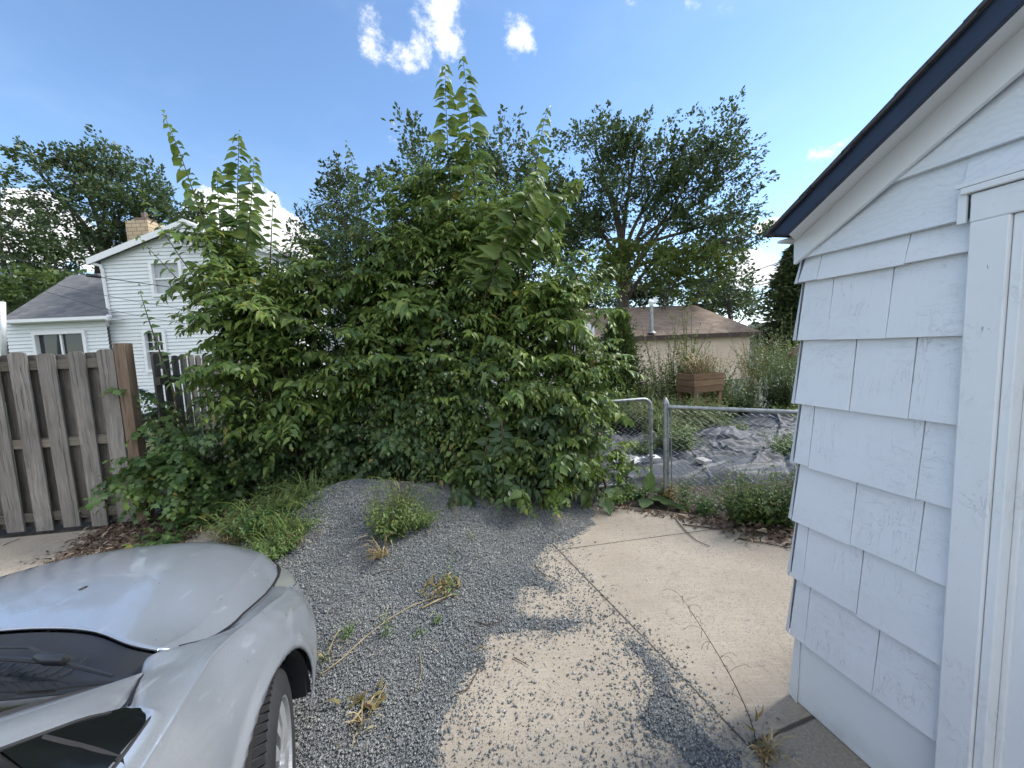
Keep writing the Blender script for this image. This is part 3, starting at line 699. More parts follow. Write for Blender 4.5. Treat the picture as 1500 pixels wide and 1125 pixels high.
keep = (q > -.02); x, y, a, b, q = x[keep], y[keep], a[keep], b[keep], q[keep]
dist = np.hypot(x, y); s = rng.gamma(5., .00070, len(x)) * (1 + .14 * np.clip(dist - 2, 0, 3)); s = np.clip(s, .002, .010)
# near stones are finer sampled, far ones coarser
stuff = stones('gravel', x, y, gravel_z(x, y, a, b) + s * .15, s, M['stone']); setp(stuff, kind='stuff')
# strewn stones thinning out over the slab
N = 80000
x = rng.uniform(-.6, 1.35, N); y = rng.uniform(.9, 3.4, N); a, b = gravel_sd(x, y); q = np.maximum(a, b * 1.2)
cl = fbm(x, y, 4., 3, 21)
lx = 1 / (1 + np.exp(-(-q - .0) / .08))
j1a, j1b = U(812, 800), U(1104, 1100); e = (j1b - j1a)[:2]; e /= np.linalg.norm(e); nn = np.array([-e[1], e[0]]); nn = nn if (np.array([2, 2]) - j1a[:2]) @ nn > 0 else -nn
d1 = (x - j1a[0]) * nn[0] + (y - j1a[1]) * nn[1]
pr = np.exp(-np.clip(-q, 0, 9) / .08) * .7 + .085 * (q > -.75) * (d1 < .05) * (cl > .42) * 2.0 + .028 * (d1 < .1) * (q > -.6) + .05 * np.exp(-np.abs(d1) / .03) + .0015
pr *= np.where(d1 > .12, np.exp(-(d1 - .12) / .07) * .8 + .004, 1)
keep = (q < -.0) & (rng.uniform(0, 1, N) < pr * .8); x, y = x[keep], y[keep]
s = np.clip(rng.gamma(4., .0011, len(x)), .002, .0095)
so2 = stones('strewn_gravel', x, y, s * .45, s, M['stone']); setp(so2, kind='stuff')

def slivers(name, x, y, z, L, w, mat, tilt=.25, kind='stuff'):
    LV = Leaves(); n = len(x); an = rng.uniform(0, 6.28, n)
    d = np.stack([np.cos(an), np.sin(an), rng.normal(size=n) * tilt], -1); nr = np.array([0, 0, 1.]) + rng.normal(size=(n, 3)) * tilt
    LV.add(np.stack([x, y, z], -1), d, nr, L, w, 0., T_BL); o = LV.build(name, mat); 
    if kind: o['kind'] = kind
    return o
# bark mulch by the fence post
mp = [U(*p)[:2] for p in [(88, 822), (140, 780), (150, 768), (215, 762), (245, 742), (300, 760), (270, 800), (200, 830), (120, 850)]]
N = 16000; x = rng.uniform(-5, -2.3, N); y = rng.uniform(2.4, 4.4, N); q = sdf(x, y, mp) + (fbm(x, y, 6., 3, 4) - .5) * .25
pr = np.where(q > 0, 1., np.exp(q / .07) * .35); keep = rng.uniform(0, 1, N) < pr; x, y, q = x[keep], y[keep], q[keep]
slivers('wood_chips', x, y, .01 + np.clip(q, 0, .3) * .14 * rng.uniform(.3, 1, len(x)), rng.uniform(.02, .085, len(x)), rng.uniform(.008, .022, len(x)), M['chip'], .35)
# leaf litter along the garden edge of the slab
N = 9000; x = rng.uniform(.7, 3.0, N); y = rng.uniform(2.3, 4.2, N)
ed = np.array([U(*p)[:2] for p in [(880, 742), (940, 748), (985, 757), (1040, 768), (1100, 778), (1150, 785), (1190, 795), (1250, 810)]])
def dpoly(x, y, pl):
    d = np.full(x.shape, 1e9)
    for i in range(len(pl) - 1):
        a, b = pl[i], pl[i + 1]; e = b - a; tt = np.clip(((x - a[0]) * e[0] + (y - a[1]) * e[1]) / (e @ e), 0, 1); d = np.minimum(d, np.hypot(x - a[0] - tt * e[0], y - a[1] - tt * e[1]))
    return d
q = dpoly(x, y, ed); wd = .05 + .13 * smooth(1.2, 2.4, x); keep = rng.uniform(0, 1, N) < np.exp(-(q / wd) ** 2); x, y, q = x[keep], y[keep], q[keep]
slivers('leaf_litter', x, y, .008 + .07 * np.exp(-(q / .08) ** 2) * rng.uniform(0, 1, len(x)) * smooth(1.0, 2.3, x), rng.uniform(.02, .09, len(x)), rng.uniform(.006, .03, len(x)), M['litter'], .5)
# dry slivers, husks and twiglets on the gravel
N = 420; x = rng.uniform(-2.4, 1.0, N); y = rng.uniform(1.1, 3.9, N); a, b = gravel_sd(x, y); z = np.maximum(gravel_z(x, y, a, b), 0) + .008
slivers('dry_slivers', x, y, z, rng.uniform(.015, .07, N), rng.uniform(.002, .006, N), M['sliver'], .2)
# garden soil between slab and tarp, and behind under the thicket
sx = np.linspace(-6, 9, 90); sy = np.linspace(2.2, 6.4, 50); X, Y = np.meshgrid(sx, sy, indexing='ij'); Z = .0 + .05 * (fbm(X, Y, 3., 4, 11) - .3) * smooth(0, .5, sdf(X, Y, slab) * -1) - .035 * (sdf(X, Y, slab) > -.02) - .0
nx, ny = X.shape; idx = np.arange(nx * ny).reshape(nx, ny); o = mesh_np('soil', np.stack([X, Y, Z - .004], -1), np.stack([idx[:-1, :-1], idx[1:, :-1], idx[1:, 1:], idx[:-1, 1:]], -1), 4, M['soil'], smooth=True); o['kind'] = 'structure'
# ------------------------------------------------------------------ the thicket: each sapling a thing of its own
GT = 'saplings grown together into the thicket'
def sapling(label, base, blobs, mat, leaf=.1, ratio=.52, T=T_OV, stems=5, shoots=(), stem_mat='twig', droop=.25, hang=.45, dens=1., young=.0, tl=.42, K=10, young_tip=.35, up=.35, yvar=.15):
    """blobs (px,py,rx,rz,depth,ry) ; shoots (px_base,py_base,px_tip,py_tip,depth,leaf_len,n)"""
    base = np.asarray(base, float); e = empty('sapling', base, label, 'sapling', GT)
    LV = Leaves(); ST = Stems(); tr = MB()
    for b in blobs:
        c = P(b[0], b[1], b[4]); s = b[4] / F; r = np.array([b[2] * s, b[5], b[3] * s])
        for k in range(stems):
            p1 = c + rnd_dir(1)[0] * r * [.7, .7, .8]; p1[2] = max(p1[2], c[2] - r[2] * .2)
            st = base + rng.normal(size=3) * [.10, .08, 0]; dd = p1 - st
            Lp = bez(st, st + dd * [.15, .15, .45], p1 - dd * [.35, .35, .3], p1, 9)
            r0 = .010 + .012 * rng.uniform(); tr.tube(Lp, list(np.linspace(r0, r0 * .3, 9)), 6)
        n = dens * 72 * (r[0] * r[2] + .5 * r[1] * r[2]) / (tl * .42)
        nb, KB = max(4, int(n / 8)), 9
        b0, bd = ellip(nb, c, r * .75, .1)
        rad = b0 - np.array([base[0], base[1] + .35, 0]); rad[:, 2] = 0
        bdir = nz(nz(bd) * .8 + nz(rad) * .4 + np.array([0, -.15, up * .9]) + rng.normal(size=(nb, 3)) * .3)
        BL = (.32 + .85 * tl) * rng.uniform(.55, 1.2, nb); ub = np.linspace(0, 1, KB)
        BP = b0[:, None] - bdir[:, None] * (BL * .45)[:, None, None] + bdir[:, None] * (BL[:, None] * ub)[..., None]; BP[..., 2] -= (.22 * BL)[:, None] * ub ** 2.2
        ST.add(BP, (.0055 * (1 - .7 * ub))[None])
        tgb = nz(np.gradient(BP, axis=1)); sb = nz(np.cross(tgb, np.array([0, 0, 1.]) + rng.normal(size=(nb, 1, 3)) * .35)); sg_ = np.where(np.arange(KB) % 2 == 0, 1., -1.)[None, :, None]
        dr = nz(tgb * .75 + sb * sg_ * .75 + rng.normal(size=BP.shape) * .22); dr[:, -1] = tgb[:, -1]
        Ln = tl * (1.15 - .6 * ub)[None, :] * rng.uniform(.7, 1.2, (nb, KB)); cs = (BP + dr * Ln[..., None] * .5).reshape(-1, 3); dr = dr.reshape(-1, 3); Ln = Ln.ravel(); n = len(cs)
        ok = cs[:, 2] > .1; cs, dr, Ln = cs[ok], dr[ok], Ln[ok]; n = len(cs)
        yy = np.clip(young + yvar * (rng.uniform(0, 1, n) ** 6) * 3, 0, 1)
        twigs(LV, ST, cs - dr * Ln[:, None] * .5, dr, Ln, K=K, leaf=leaf * np.repeat(rng.uniform(.7, 1.35, (n // 9) + 1), 9)[:n] * rng.uniform(.8, 1.2, n), ratio=ratio, droop=droop, hang=hang, young=yy, T=T, young_tip=young_tip)
    for (x0, y0, x1, y1, dep, ll, nl, bend) in shoots:
        p0 = P(x0, y0, dep + .05); p3 = P(x1, y1, dep - .1); dd = p3 - p0
        sd = np.array([1., 0, 0]) * bend
        path = bez(p0, p0 + dd * .35 + sd * .4, p0 + dd * .75 + sd, p3, nl)
        st0 = base; tr.tube(bez(st0, st0 + (p0 - st0) * [.2, .2, .5], p0 - dd * .25, p0, 7), [.016, .015, .013, .012, .011, .01, .009], 6)
        tr.tube(path, list(np.linspace(.009, .002, nl)), 5)
        tg = nz(np.gradient(path, axis=0)); u = np.linspace(0, 1, nl)
        ax = np.array([1., rng.normal() * .25, 0]); side = nz(np.cross(np.cross(tg, ax), tg))
        for sg in (-1, 1):
            jj = rng.uniform(-.3, .3, nl)[:, None]
            pp = path + tg * (.5 * (sg > 0) + jj) * (np.linalg.norm(dd) / nl)
            d = side * sg * .9 - np.array([0, 0, 1.]) * (.18 + .9 * u[:, None] ** 5) + tg * .12 + rng.normal(size=(nl, 3)) * .2 - np.array([0, .1, 0])
            Lf = ll * (1 - .62 * u ** 3) * rng.uniform(.8, 1.15, nl)
            nr = np.array([0, -.85, .5]) + rng.normal(size=(nl, 3)) * .45
            Lf = Lf * np.where(rng.uniform(0, 1, nl) < .07, .3, 1.) * rng.uniform(.85, 1.12, nl)
            LV.add(pp, d, nr, Lf * 1.12, Lf * .62, np.clip(young + .4 * u ** 3, 0, 1), T_OV, 1.1)
    LV.build('foliage', M[mat], e); tr.build('stem', M[stem_mat], e, smooth=True)
    if ST.n: ST.build('twigs', M[stem_mat], e)
    return e
B = lambda px, y: np.array([(px - 750) / F * y, y, -.02])
sapling('box elder sapling with lobed leaves growing over the brown fence post', B(262, 4.15), [(275, 675, 55, 75, 3.95, .35), (305, 725, 55, 50, 3.85, .3), (228, 675, 28, 50, 3.75, .2), (238, 600, 26, 45, 4.1, .2)], 'leaf_maple', .085, .75, T_LB, 5, [(250, 560, 205, 425, 3.9, .085, 12, -.02)], tl=.34, K=8, droop=.3, hang=.55)
sapling('tall sapling at the left end of the thicket with two spires above the white gable', B(330, 4.6), [(345, 375, 30, 65, 4.5, .25), (370, 500, 50, 80, 4.3, .4), (350, 450, 30, 50, 4.3, .3)], 'leaf_elm', .125, .5, T_OV, 4,
        [(318, 390, 240, 168, 4.4, .17, 26, .05), (345, 400, 350, 196, 4.4, .19, 30, .0), (330, 420, 318, 250, 4.45, .18, 24, -.02), (355, 420, 372, 235, 4.4, .17, 24, .02), (330, 470, 205, 285, 4.3, .10, 18, -.04), (350, 500, 205, 350, 4.1, .13, 14, -.02), (340, 470, 300, 350, 4.1, .13, 18, -.02)], tl=.5, hang=.3, young_tip=.5)
sapling('sapling with pale drooping leaf sprays in the left middle of the thicket', B(420, 4.6), [(410, 480, 70, 80, 4.25, .5), (430, 410, 50, 50, 4.5, .4), (400, 560, 70, 60, 4.0, .35)], 'leaf_elm', .115, .5, T_OV, 4,
        [(360, 470, 450, 468, 3.9, .14, 14, .0), (400, 560, 480, 560, 3.85, .12, 12, .0), (395, 400, 400, 288, 4.5, .09, 12, .0)], tl=.42, young=.08, young_tip=.5)
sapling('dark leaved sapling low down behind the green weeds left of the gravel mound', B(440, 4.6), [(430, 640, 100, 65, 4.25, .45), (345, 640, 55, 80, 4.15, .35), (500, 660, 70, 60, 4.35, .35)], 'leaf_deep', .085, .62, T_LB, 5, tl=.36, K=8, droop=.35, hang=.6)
sapling('sapling with a thin crooked top shoot between the white cloud and the tall shoots', B(510, 5.0), [(500, 400, 65, 70, 4.9, .5), (520, 330, 34, 45, 5.0, .4), (480, 500, 80, 70, 4.5, .4)], 'leaf_deep', .085, .42, T_OV, 4, [(530, 330, 508, 212, 4.8, .10, 14, .05), (470, 380, 480, 285, 4.9, .08, 12, 0)], tl=.42)
sapling('broad sapling filling the centre of the thicket above the gravel mound', B(590, 5.0), [(590, 430, 80, 100, 4.7, .55), (570, 540, 100, 80, 4.3, .5), (600, 330, 50, 55, 4.9, .4)], 'leaf_elm', .135, .5, T_OV, 5, [(600, 400, 575, 290, 4.7, .12, 14, -.02), (610, 520, 630, 380, 4.1, .13, 16, .0), (560, 600, 550, 470, 4.0, .10, 12, .0)], tl=.42)
sapling('tallest sapling with two leafy whips reaching up to the small clouds', B(665, 5.0), [(680, 380, 65, 90, 4.7, .5), (670, 480, 80, 80, 4.4, .45), (660, 290, 42, 55, 4.8, .35)], 'leaf_elm', .115, .5, T_OV, 4,
        [(668, 400, 652, 100, 4.55, .22, 36, -.03), (705, 420, 678, 88, 4.5, .22, 38, .04), (640, 380, 625, 235, 4.7, .13, 16, 0), (710, 360, 720, 235, 4.7, .12, 16, .02), (650, 560, 645, 430, 3.95, .13, 14, 0)], tl=.44)
sapling('sapling with fern-like arching sprays right of the tallest whips', B(750, 4.9), [(760, 400, 60, 85, 4.6, .45), (770, 480, 75, 70, 4.3, .4), (750, 320, 45, 45, 4.7, .3)], 'leaf_elm', .115, .5, T_OV, 4,
        [(712, 425, 795, 250, 4.05, .21, 38, -.05), (755, 380, 848, 264, 4.1, .19, 30, .0), (700, 400, 742, 290, 4.15, .17, 24, .0), (775, 330, 803, 158, 4.5, .14, 20, -.06), (720, 400, 700, 280, 4.3, .14, 18, 0)], tl=.42, young=.1, young_tip=.5)
sapling('sapling at the right end of the thicket in front of the white outbuilding', B(835, 4.7), [(825, 470, 50, 80, 4.4, .35), (840, 540, 48, 60, 4.15, .3), (845, 410, 30, 45, 4.5, .3)], 'leaf_elm', .095, .55, T_OV, 4, [(820, 450, 868, 362, 4.3, .13, 12, .0), (850, 440, 905, 388, 4.3, .10, 10, .0), (840, 520, 905, 520, 4.0, .11, 12, 0)], tl=.36, young=.05, dens=.8)
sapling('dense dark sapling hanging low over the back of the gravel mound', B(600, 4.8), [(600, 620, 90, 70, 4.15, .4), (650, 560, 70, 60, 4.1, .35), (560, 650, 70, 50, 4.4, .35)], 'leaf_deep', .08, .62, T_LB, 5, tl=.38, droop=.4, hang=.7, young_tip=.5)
sapling('sapling with a long bright-tipped branch reaching forward above the gravel', B(745, 4.7), [(745, 590, 95, 62, 4.0, .35), (740, 660, 75, 50, 3.95, .3), (800, 560, 60, 55, 4.0, .3)], 'leaf_elm', .08, .6, T_OV, 5, [(700, 700, 640, 640, 3.7, .09, 12, 0), (760, 600, 850, 560, 3.75, .10, 14, 0), (740, 640, 780, 690, 3.65, .10, 10, 0)], tl=.36, droop=.4, hang=.7, young_tip=.6)
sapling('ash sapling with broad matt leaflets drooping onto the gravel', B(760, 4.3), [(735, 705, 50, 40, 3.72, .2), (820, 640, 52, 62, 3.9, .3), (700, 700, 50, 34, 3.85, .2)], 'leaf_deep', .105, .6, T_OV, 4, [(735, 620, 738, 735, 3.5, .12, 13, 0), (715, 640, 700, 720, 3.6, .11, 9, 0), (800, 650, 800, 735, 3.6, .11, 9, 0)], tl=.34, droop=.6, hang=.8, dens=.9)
sapling('low bright yellow-green seedling beside the gate', B(868, 3.95), [(868, 682, 34, 32, 3.72, .2), (830, 700, 30, 26, 3.7, .15)], 'leaf_bright', .085, .55, T_OV, 4, tl=.28, hang=.5, young=.2, dens=1.1)
sapling('leafy climber filling the gap between the thicket and the gate frame', B(860, 4.4), [(862, 590, 26, 70, 4.15, .2), (858, 640, 24, 44, 4.0, .2)], 'leaf_elm', .085, .6, T_OV, 4, tl=.28, hang=.7, dens=.9)
# undergrowth in the dark interior
LV = Leaves(); ST = Stems()
n = 900; x = rng.uniform(-3.5, .9, n); y = rng.uniform(4.2, 5.6, n); z = rng.uniform(.05, 1.5, n)
dr = nz(rng.normal(size=(n, 3)) * [1, 1, .4] + [0, -.3, .5]); twigs(LV, ST, np.stack([x, y, z], -1), dr, .45, K=8, leaf=.11, ratio=.6, droop=.3)
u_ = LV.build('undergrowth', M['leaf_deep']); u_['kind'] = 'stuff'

# ------------------------------------------------------------------ generic weeds
def weed(name, label, cat, base, h, r, mat, n=40, leaf=.04, ratio=.4, group=None, stem='twig_green', T=T_OV, lean=(0, 0), K=9, droop=.2, hang=.1, tl=None, flat=False, young=0., blades=0, bl=.25, bmat=None, spread=.7):
    base = np.asarray(base, float); e = empty(name, base, label, cat, group); LV = Leaves(); ST = Stems()
    if n:
        an = rng.uniform(0, 6.28, n); q = rng.uniform(0, 1, n) ** .7
        S = base + np.stack([np.cos(an) * q * r * .35, np.sin(an) * q * r * .35, np.zeros(n)], -1)
        dr = nz(np.stack([np.cos(an) * q * r * spread + lean[0], np.sin(an) * q * r * spread + lean[1], np.full(n, h)], -1)); Ln = (h * rng.uniform(.5, 1.05, n)) * (1 + .3 * q)
        twigs(LV, ST, S, dr, Ln, K=K, leaf=leaf, ratio=ratio, droop=droop, hang=hang, T=T, young=young, flat=flat, rad=.0018)
    if n: LV.build('foliage', M[mat], e); ST.build('stems', M[stem], e)
    if blades:
        LB = Leaves(); an = rng.uniform(0, 6.28, blades); q = rng.uniform(.1, 1, blades)
        S = base + np.stack([np.cos(an) * q * r * .5, np.sin(an) * q * r * .5, np.zeros(blades)], -1); L0 = bl * rng.uniform(.5, 1.2, blades)
        dr = np.stack([np.cos(an) * .45 + lean[0], np.sin(an) * .45 + lean[1], np.full(blades, 1.)], -1) + rng.normal(size=(blades, 3)) * .2
        # each blade in two arcs
        d1 = nz(dr); mid = S + d1 * (L0 * .55)[:, None]
        LB.add(S, d1, np.stack([-np.cos(an), -np.sin(an), np.full(blades, .4)], -1), L0 * .62, .006 + L0 * .016, 0, T_BL, .3)
        d2 = nz(d1 * [1.6, 1.6, .35] + [0, 0, -.15]); LB.add(mid, d2, np.array([0, 0, 1.]) + 0 * d2, L0 * .55, .005 + L0 * .014, .3, T_BL, 1.5)
        LB.build('blades', M[bmat or mat], e)
    return e
def gz2(px, py, z=0.):
    q = U(px, py, z)
    for _ in range(4):
        a, b = gravel_sd(np.array([q[0]]), np.array([q[1]])); zz = max(float(gravel_z(np.array([q[0]]), np.array([q[1]]), a, b)[0]), 0.) if max(a[0], b[0]) > 0 else 0.
        q = U(px, py, zz)
    return q
GW = 'weeds growing through the gravel'
weed('weed', 'bushy yellowing weed with dry brown stalks on top of the gravel mound', 'weed', gz2(572, 785), .44, .32, 'leaf_weed', 110, .04, .42, GW, K=12, young=.12, lean=(.08, 0))
weed('weed', 'feathery green weed on the right flank of the yellowing one on the mound', 'weed', gz2(612, 775), .26, .22, 'leaf_weed', 80, .026, .35, GW, K=16, lean=(.1, 0))
weed('dry_weed', 'dead straw-coloured stalks spilling down the front of the gravel mound', 'weed', gz2(562, 812), .26, .10, 'leaf_dry', 16, .035, .25, GW, stem='straw', blades=14, bl=.24, bmat='straw', lean=(-.05, -.35))
weed('weed', 'yellowish tall stalk with seed heads behind the mound weed', 'weed', gz2(590, 745), .4, .14, 'leaf_dry', 14, .03, .35, GW, blades=26, bl=.42, bmat='leaf_weed')
weed('weed', 'thin bare stalk with reddish seed tips right of the mound weed', 'weed', gz2(668, 765), .34, .05, 'leaf_dry', 4, .018, .3, GW, stem='straw', K=12, spread=.3)
weed('weed', 'lanky weed with narrow leaves rising from the dry debris in mid gravel', 'weed', gz2(658, 875), .36, .07, 'leaf_weed', 4, .05, .2, GW, K=8, spread=.3)
weed('weed', 'small green tuft near the wheel side of the dry stalk', 'weed', gz2(508, 932), .09, .1, 'leaf_weed', 18, .02, .35, GW, K=7)
weed('weed', 'small tuft beside the long dry stalk', 'weed', gz2(565, 935), .16, .07, 'leaf_weed', 9, .022, .3, GW, K=8)
weed('weed', 'tiny seedling between dry stalk and slab', 'weed', gz2(640, 912), .05, .06, 'leaf_weed', 8, .02, .5, GW, K=5)
weed('weed', 'sprawling little weed at the lower end of the debris', 'weed', gz2(615, 928), .05, .08, 'leaf_weed', 8, .018, .4, GW, K=5)
weed('weed', 'low stringy weed with a yellow flower near the drooping ash leaves', 'weed', gz2(690, 790), .12, .06, 'leaf_weed', 5, .02, .4, GW, K=7)
weed('dry_weed', 'wispy pale grass tuft at the edge of the mound near the headlamp', 'weed', gz2(440, 800), .14, .1, 'leaf_dry', 0, .03, .3, GW, blades=14, bl=.16, bmat='straw')
weed('dry_weed', 'dry tan grass tuft by the front tyre', 'weed', gz2(478, 965), .10, .08, 'leaf_weed', 5, .02, .3, GW, K=6, blades=9, bl=.12, bmat='straw')
weed('dry_weed', 'bleached straw heap low in the gravel near the bottom of the picture', 'weed', gz2(533, 1060), .03, .1, 'leaf_dry', 6, .03, .35, GW, K=5, stem='straw', blades=9, bl=.10, bmat='straw', spread=1.6)
# green weed bank between car and thicket
GB = 'weeds banked between the car bonnet and the thicket'
for k, (px, py, h, r, n, lb, mt, lf) in enumerate([
        (455, 742, .34, .3, 70, 'feathery pale green weed climbing the back left of the mound', 'leaf_weed', .022), (415, 752, .36, .28, 60, 'feathery green weed with tiny white flowers behind the bonnet corner', 'leaf_weed', .022),
        (385, 782, .34, .26, 60, 'leafy green weed right behind the bonnet corner', 'leaf_maple', .04), (430, 785, .22, .22, 50, 'soft green weed at the foot of the mound beside the headlamp', 'leaf_weed', .025),
        (350, 790, .3, .24, 40, 'weed with drying seed stalks and an orange berry behind the bonnet', 'leaf_dry', .03), (402, 812, .2, .2, 50, 'grassy tuft tucked against the front of the car', 'leaf_weed', .03)]):
    weed('weed', lb, 'weed', gz2(px, py), h, r * 1.15, mt, int(n * 2.2), lf * 1.15, .4, GB, K=16, blades=40, bl=h * 1.1, bmat='leaf_weed', spread=1.0)
weed('vine', 'heart-leaved creeper on the mulch beside the fence post', 'creeper', U(290, 770), .32, .34, 'leaf_maple', 40, .085, .8, K=6, hang=.5)
weed('vine', 'heart-leaved creeper trailing forward toward the bonnet', 'creeper', U(232, 800), .16, .28, 'leaf_maple', 22, .085, .8, K=5, hang=.4)
weed('grass', 'long arching seed grass stalks behind the mound', 'grass', U(500, 735), .2, .1, 'leaf_weed', 0, .03, .3, blades=24, bl=.5)
weed('tall_stalk', 'upright foxtail stalk rising in front of the dark thicket', 'weed', U(398, 790), .62, .05, 'leaf_weed', 3, .05, .25, K=7, blades=6, bl=.5, spread=.2)
# big burdock leaves at the slab edge
def broad(label, base, leaves, parent_cat='weed'):
    e = empty('burdock', base, label, parent_cat, 'burdock plants by the gate'); 
    mb = MB()
    for (x0, y0, z0, ax, ay, az, L, Wd, w) in leaves:
        d = nz(np.array([ax, ay, az], float)); n0 = np.array([0, 0, 1.]); s = nz(np.cross(n0, d)); n1 = np.cross(d, s); nu, nv = 12, 11; G = np.zeros((nu, nv, 3))
        for i in range(nu):
            u = i / (nu - 1); wid = Wd * (math.sin(math.pi * min(1, (u * .92 + .08)) ** .75)) * (.9 + .12 * math.sin(u * 19))
            for j in range(nv):
                v = (j / (nv - 1) - .5) * 2
                G[i, j] = np.array(base) + [x0, y0, z0] + d * (u * L - .06 * L * v * v * (1 - u)) + s * (v * wid * .5) + n1 * (-.10 * L * u * u * w + .05 * L * abs(v) + .02 * math.sin(u * 17 + v * 3) * L * abs(v) + .012 * math.sin(v * 14 + u * 5) * L)
        mb.grid(G); 
    mb.build('leaf_blades', M['leaf_broad'], e, smooth=True)
    st = MB()
    for (x0, y0, z0, ax, ay, az, L, Wd, w) in leaves:
        p = np.array(base) + [x0, y0, z0]; st.tube([np.array(base) + [x0 * .3, y0 * .3 + .1, 0], p * .5 + np.array(base) * .5 + [0, .05, .05], p], [.006, .006, .004], 6)
    st.build('stalks', M['twig_green'], e, smooth=True)
    return e
b0 = U(905, 722); broad('burdock with one big upright leaf just under the gate', b0, [(.02, -.05, .12, .1, -.1, .9, .26, .2, .6), (-.08, -.1, .1, -.2, -1, -.25, .24, .19, 1), (.06, 0, .2, .5, .3, .5, .22, .18, 1)])
b1 = U(950, 735); broad('burdock lying flat on the slab left of the fence post', b1, [(.02, -.08, .07, .75, -.7, -.12, .34, .16, .6), (-.04, -.08, .06, -.5, -.8, -.05, .2, .15, 1), (0, 0, .12, .2, .2, .9, .2, .17, 1), (.03, 0, .1, .8, -.2, .2, .2, .15, 1)])
b2 = U(885, 745); broad('single burdock leaf drooping onto the slab edge', b2, [(0, 0, .1, .1, -1, -.45, .2, .16, 1.2)])
GF = 'shrubby weeds along the chain-link fence'
for px, py, h, r, n, lb, mt, lf in [(1010, 752, .42, .16, 22, 'thin weed growing up the mesh right beside the fence post', 'leaf_weed', .04), (1045, 760, .24, .2, 34, 'loose green weed against the fence foot', 'leaf_maple', .045),
        (1100, 775, .50, .28, 110, 'rounded bushy shrub against the chain-link mesh', 'leaf_elm', .045), (1150, 780, .5, .3, 80, 'bush wedged between the fence and the shed corner', 'leaf_elm', .05), (1128, 770, .42, .22, 50, 'upright green weed behind the rounded shrub', 'leaf_weed', .035),
        (985, 742, .22, .14, 30, 'withered brown weed at the foot of the fence post', 'leaf_dry', .05), (935, 735, .2, .2, 30, 'low weed below the gate', 'leaf_maple', .05), (905, 745, .14, .18, 26, 'bright low weed at the slab edge below the gate', 'leaf_bright', .04), (1180, 770, .6, .25, 50, 'tall weed behind the shed corner', 'leaf_elm', .05)]:
    weed('fence_weed', lb, 'weed', U(px, py) + [0, .12, 0], h, r, mt, n, lf, .55, GF, K=10, hang=.3)
# stalk with wispy side shoots growing from the joint near the shed
e = empty('dry_stalk', U(1108, 1092), 'tall wispy dried stalk growing out of the slab joint near the shed', 'weed'); mb = MB(); base = U(1108, 1092)
tipp = np.array([base[0] - .16, base[1] + .30, .42]); pth = bez(base, base + [-.0, .02, .16], tipp - [-.07, .06, .12], tipp, 12); mb.tube(pth, list(np.linspace(.0026, .001, 12)), 5)
rs = random.Random(3); LV = Leaves()
for k in range(2, 12):
    for q in range(2 if k > 4 else 1):
        a = rs.uniform(0, 6.28); l = rs.uniform(.03, .1); p = pth[k]; end = p + np.array([math.cos(a) * l, math.sin(a) * l * .6, l * .45]); mb.tube(bez(p, p + (end - p) * .3 + [0, 0, .02], end, end - [0, 0, .02], 5), .0008, 4)
        LV.add(np.array([end - [0, 0, .02]]), [[math.cos(a), math.sin(a), -.4]], [[0, 0, 1.]], .014, .004, 0, T_OV)
LV.add(np.array([base + [0, 0, .06], base + [0, .01, .09], base + [0, 0, .12]]), [[-.7, 0, .5], [.1, 0, 1], [.5, 0, .8]], [[0, -1, .3]] * 3, .06, .012, .3, T_OV)
mb.build('stalk', M['twig'], e, smooth=True); LV.build('seed_leaves', M['leaf_dry'], e)
weed('dry_weed', 'small straw tuft at the root of the dried stalk by the shed', 'weed', U(1120, 1110), .09, .06, 'leaf_dry', 6, .03, .3, blades=16, bl=.12, bmat='straw')
# twigs and stalks lying about
GS = 'sticks lying on the gravel and slab'
def stick(label, pts, r=.004, mat='stem_dark', name='stick'):
    P3 = []
    for (px, py) in pts: q = gz2(px, py); P3.append(q + [0, 0, r + .004])
    P3 = np.array(P3); b = P3[0].copy(); o = MB().tube(P3, list(np.linspace(r, r * .55, len(P3))), 6).build(name, M[mat], None, smooth=True); setp(o, label, 'stick', GS)
    return o
stick('long pale dry stalk lying diagonally across the gravel', [(468, 992), (500, 968), (535, 935), (570, 908), (605, 888), (640, 876)], .0036, 'straw')
stick('curved dark stalk curling out from the burdock over the slab', [(990, 762), (1005, 780), (1020, 793), (1040, 802)], .0045)
stick('short curved grey twig in the middle of the gravel', [(697, 912), (712, 917), (728, 914), (740, 907)], .004)
stick('dark twig at the gravel edge by the slab finger', [(783, 828), (792, 840), (808, 848), (817, 851)], .003)
stick('thin twig pointing at the slab below the mound', [(692, 918), (700, 935), (708, 950)], .0025)
stick('short dark twig on the slab edge low down', [(753, 965), (763, 970), (775, 977)], .003)
stick('dark twig lying along the lower gravel edge', [(668, 1018), (685, 1012), (700, 985), (706, 970)], .0035)
stick('small stick near the mulch on the left slab', [(5, 800), (15, 795), (30, 790)], .003)
stick('brown root lying along the garden edge of the slab', [(1000, 770), (1060, 777), (1120, 782), (1180, 790)], .006)
stick('second root beside the debris at the shed corner', [(1080, 790), (1120, 797), (1150, 803), (1175, 806)], .005)
stick('reddish stem at the slab edge under the burdock', [(895, 735), (915, 740), (935, 742)], .004)
stick('broken stalk lying across the debris in mid gravel', [(618, 893), (640, 882), (665, 872), (672, 880)], .006, 'straw')
stick('pale broken stick in the straw low in the gravel', [(515, 1062), (528, 1045), (542, 1030), (552, 1018)], .006, 'straw')
stick('second pale stick crossing the broken one', [(540, 1050), (552, 1030), (566, 1004)], .0035, 'straw')
stick('fallen dark twig between the mound weed and the long stalk', [(545, 845), (560, 838), (578, 836), (590, 828)], .003)
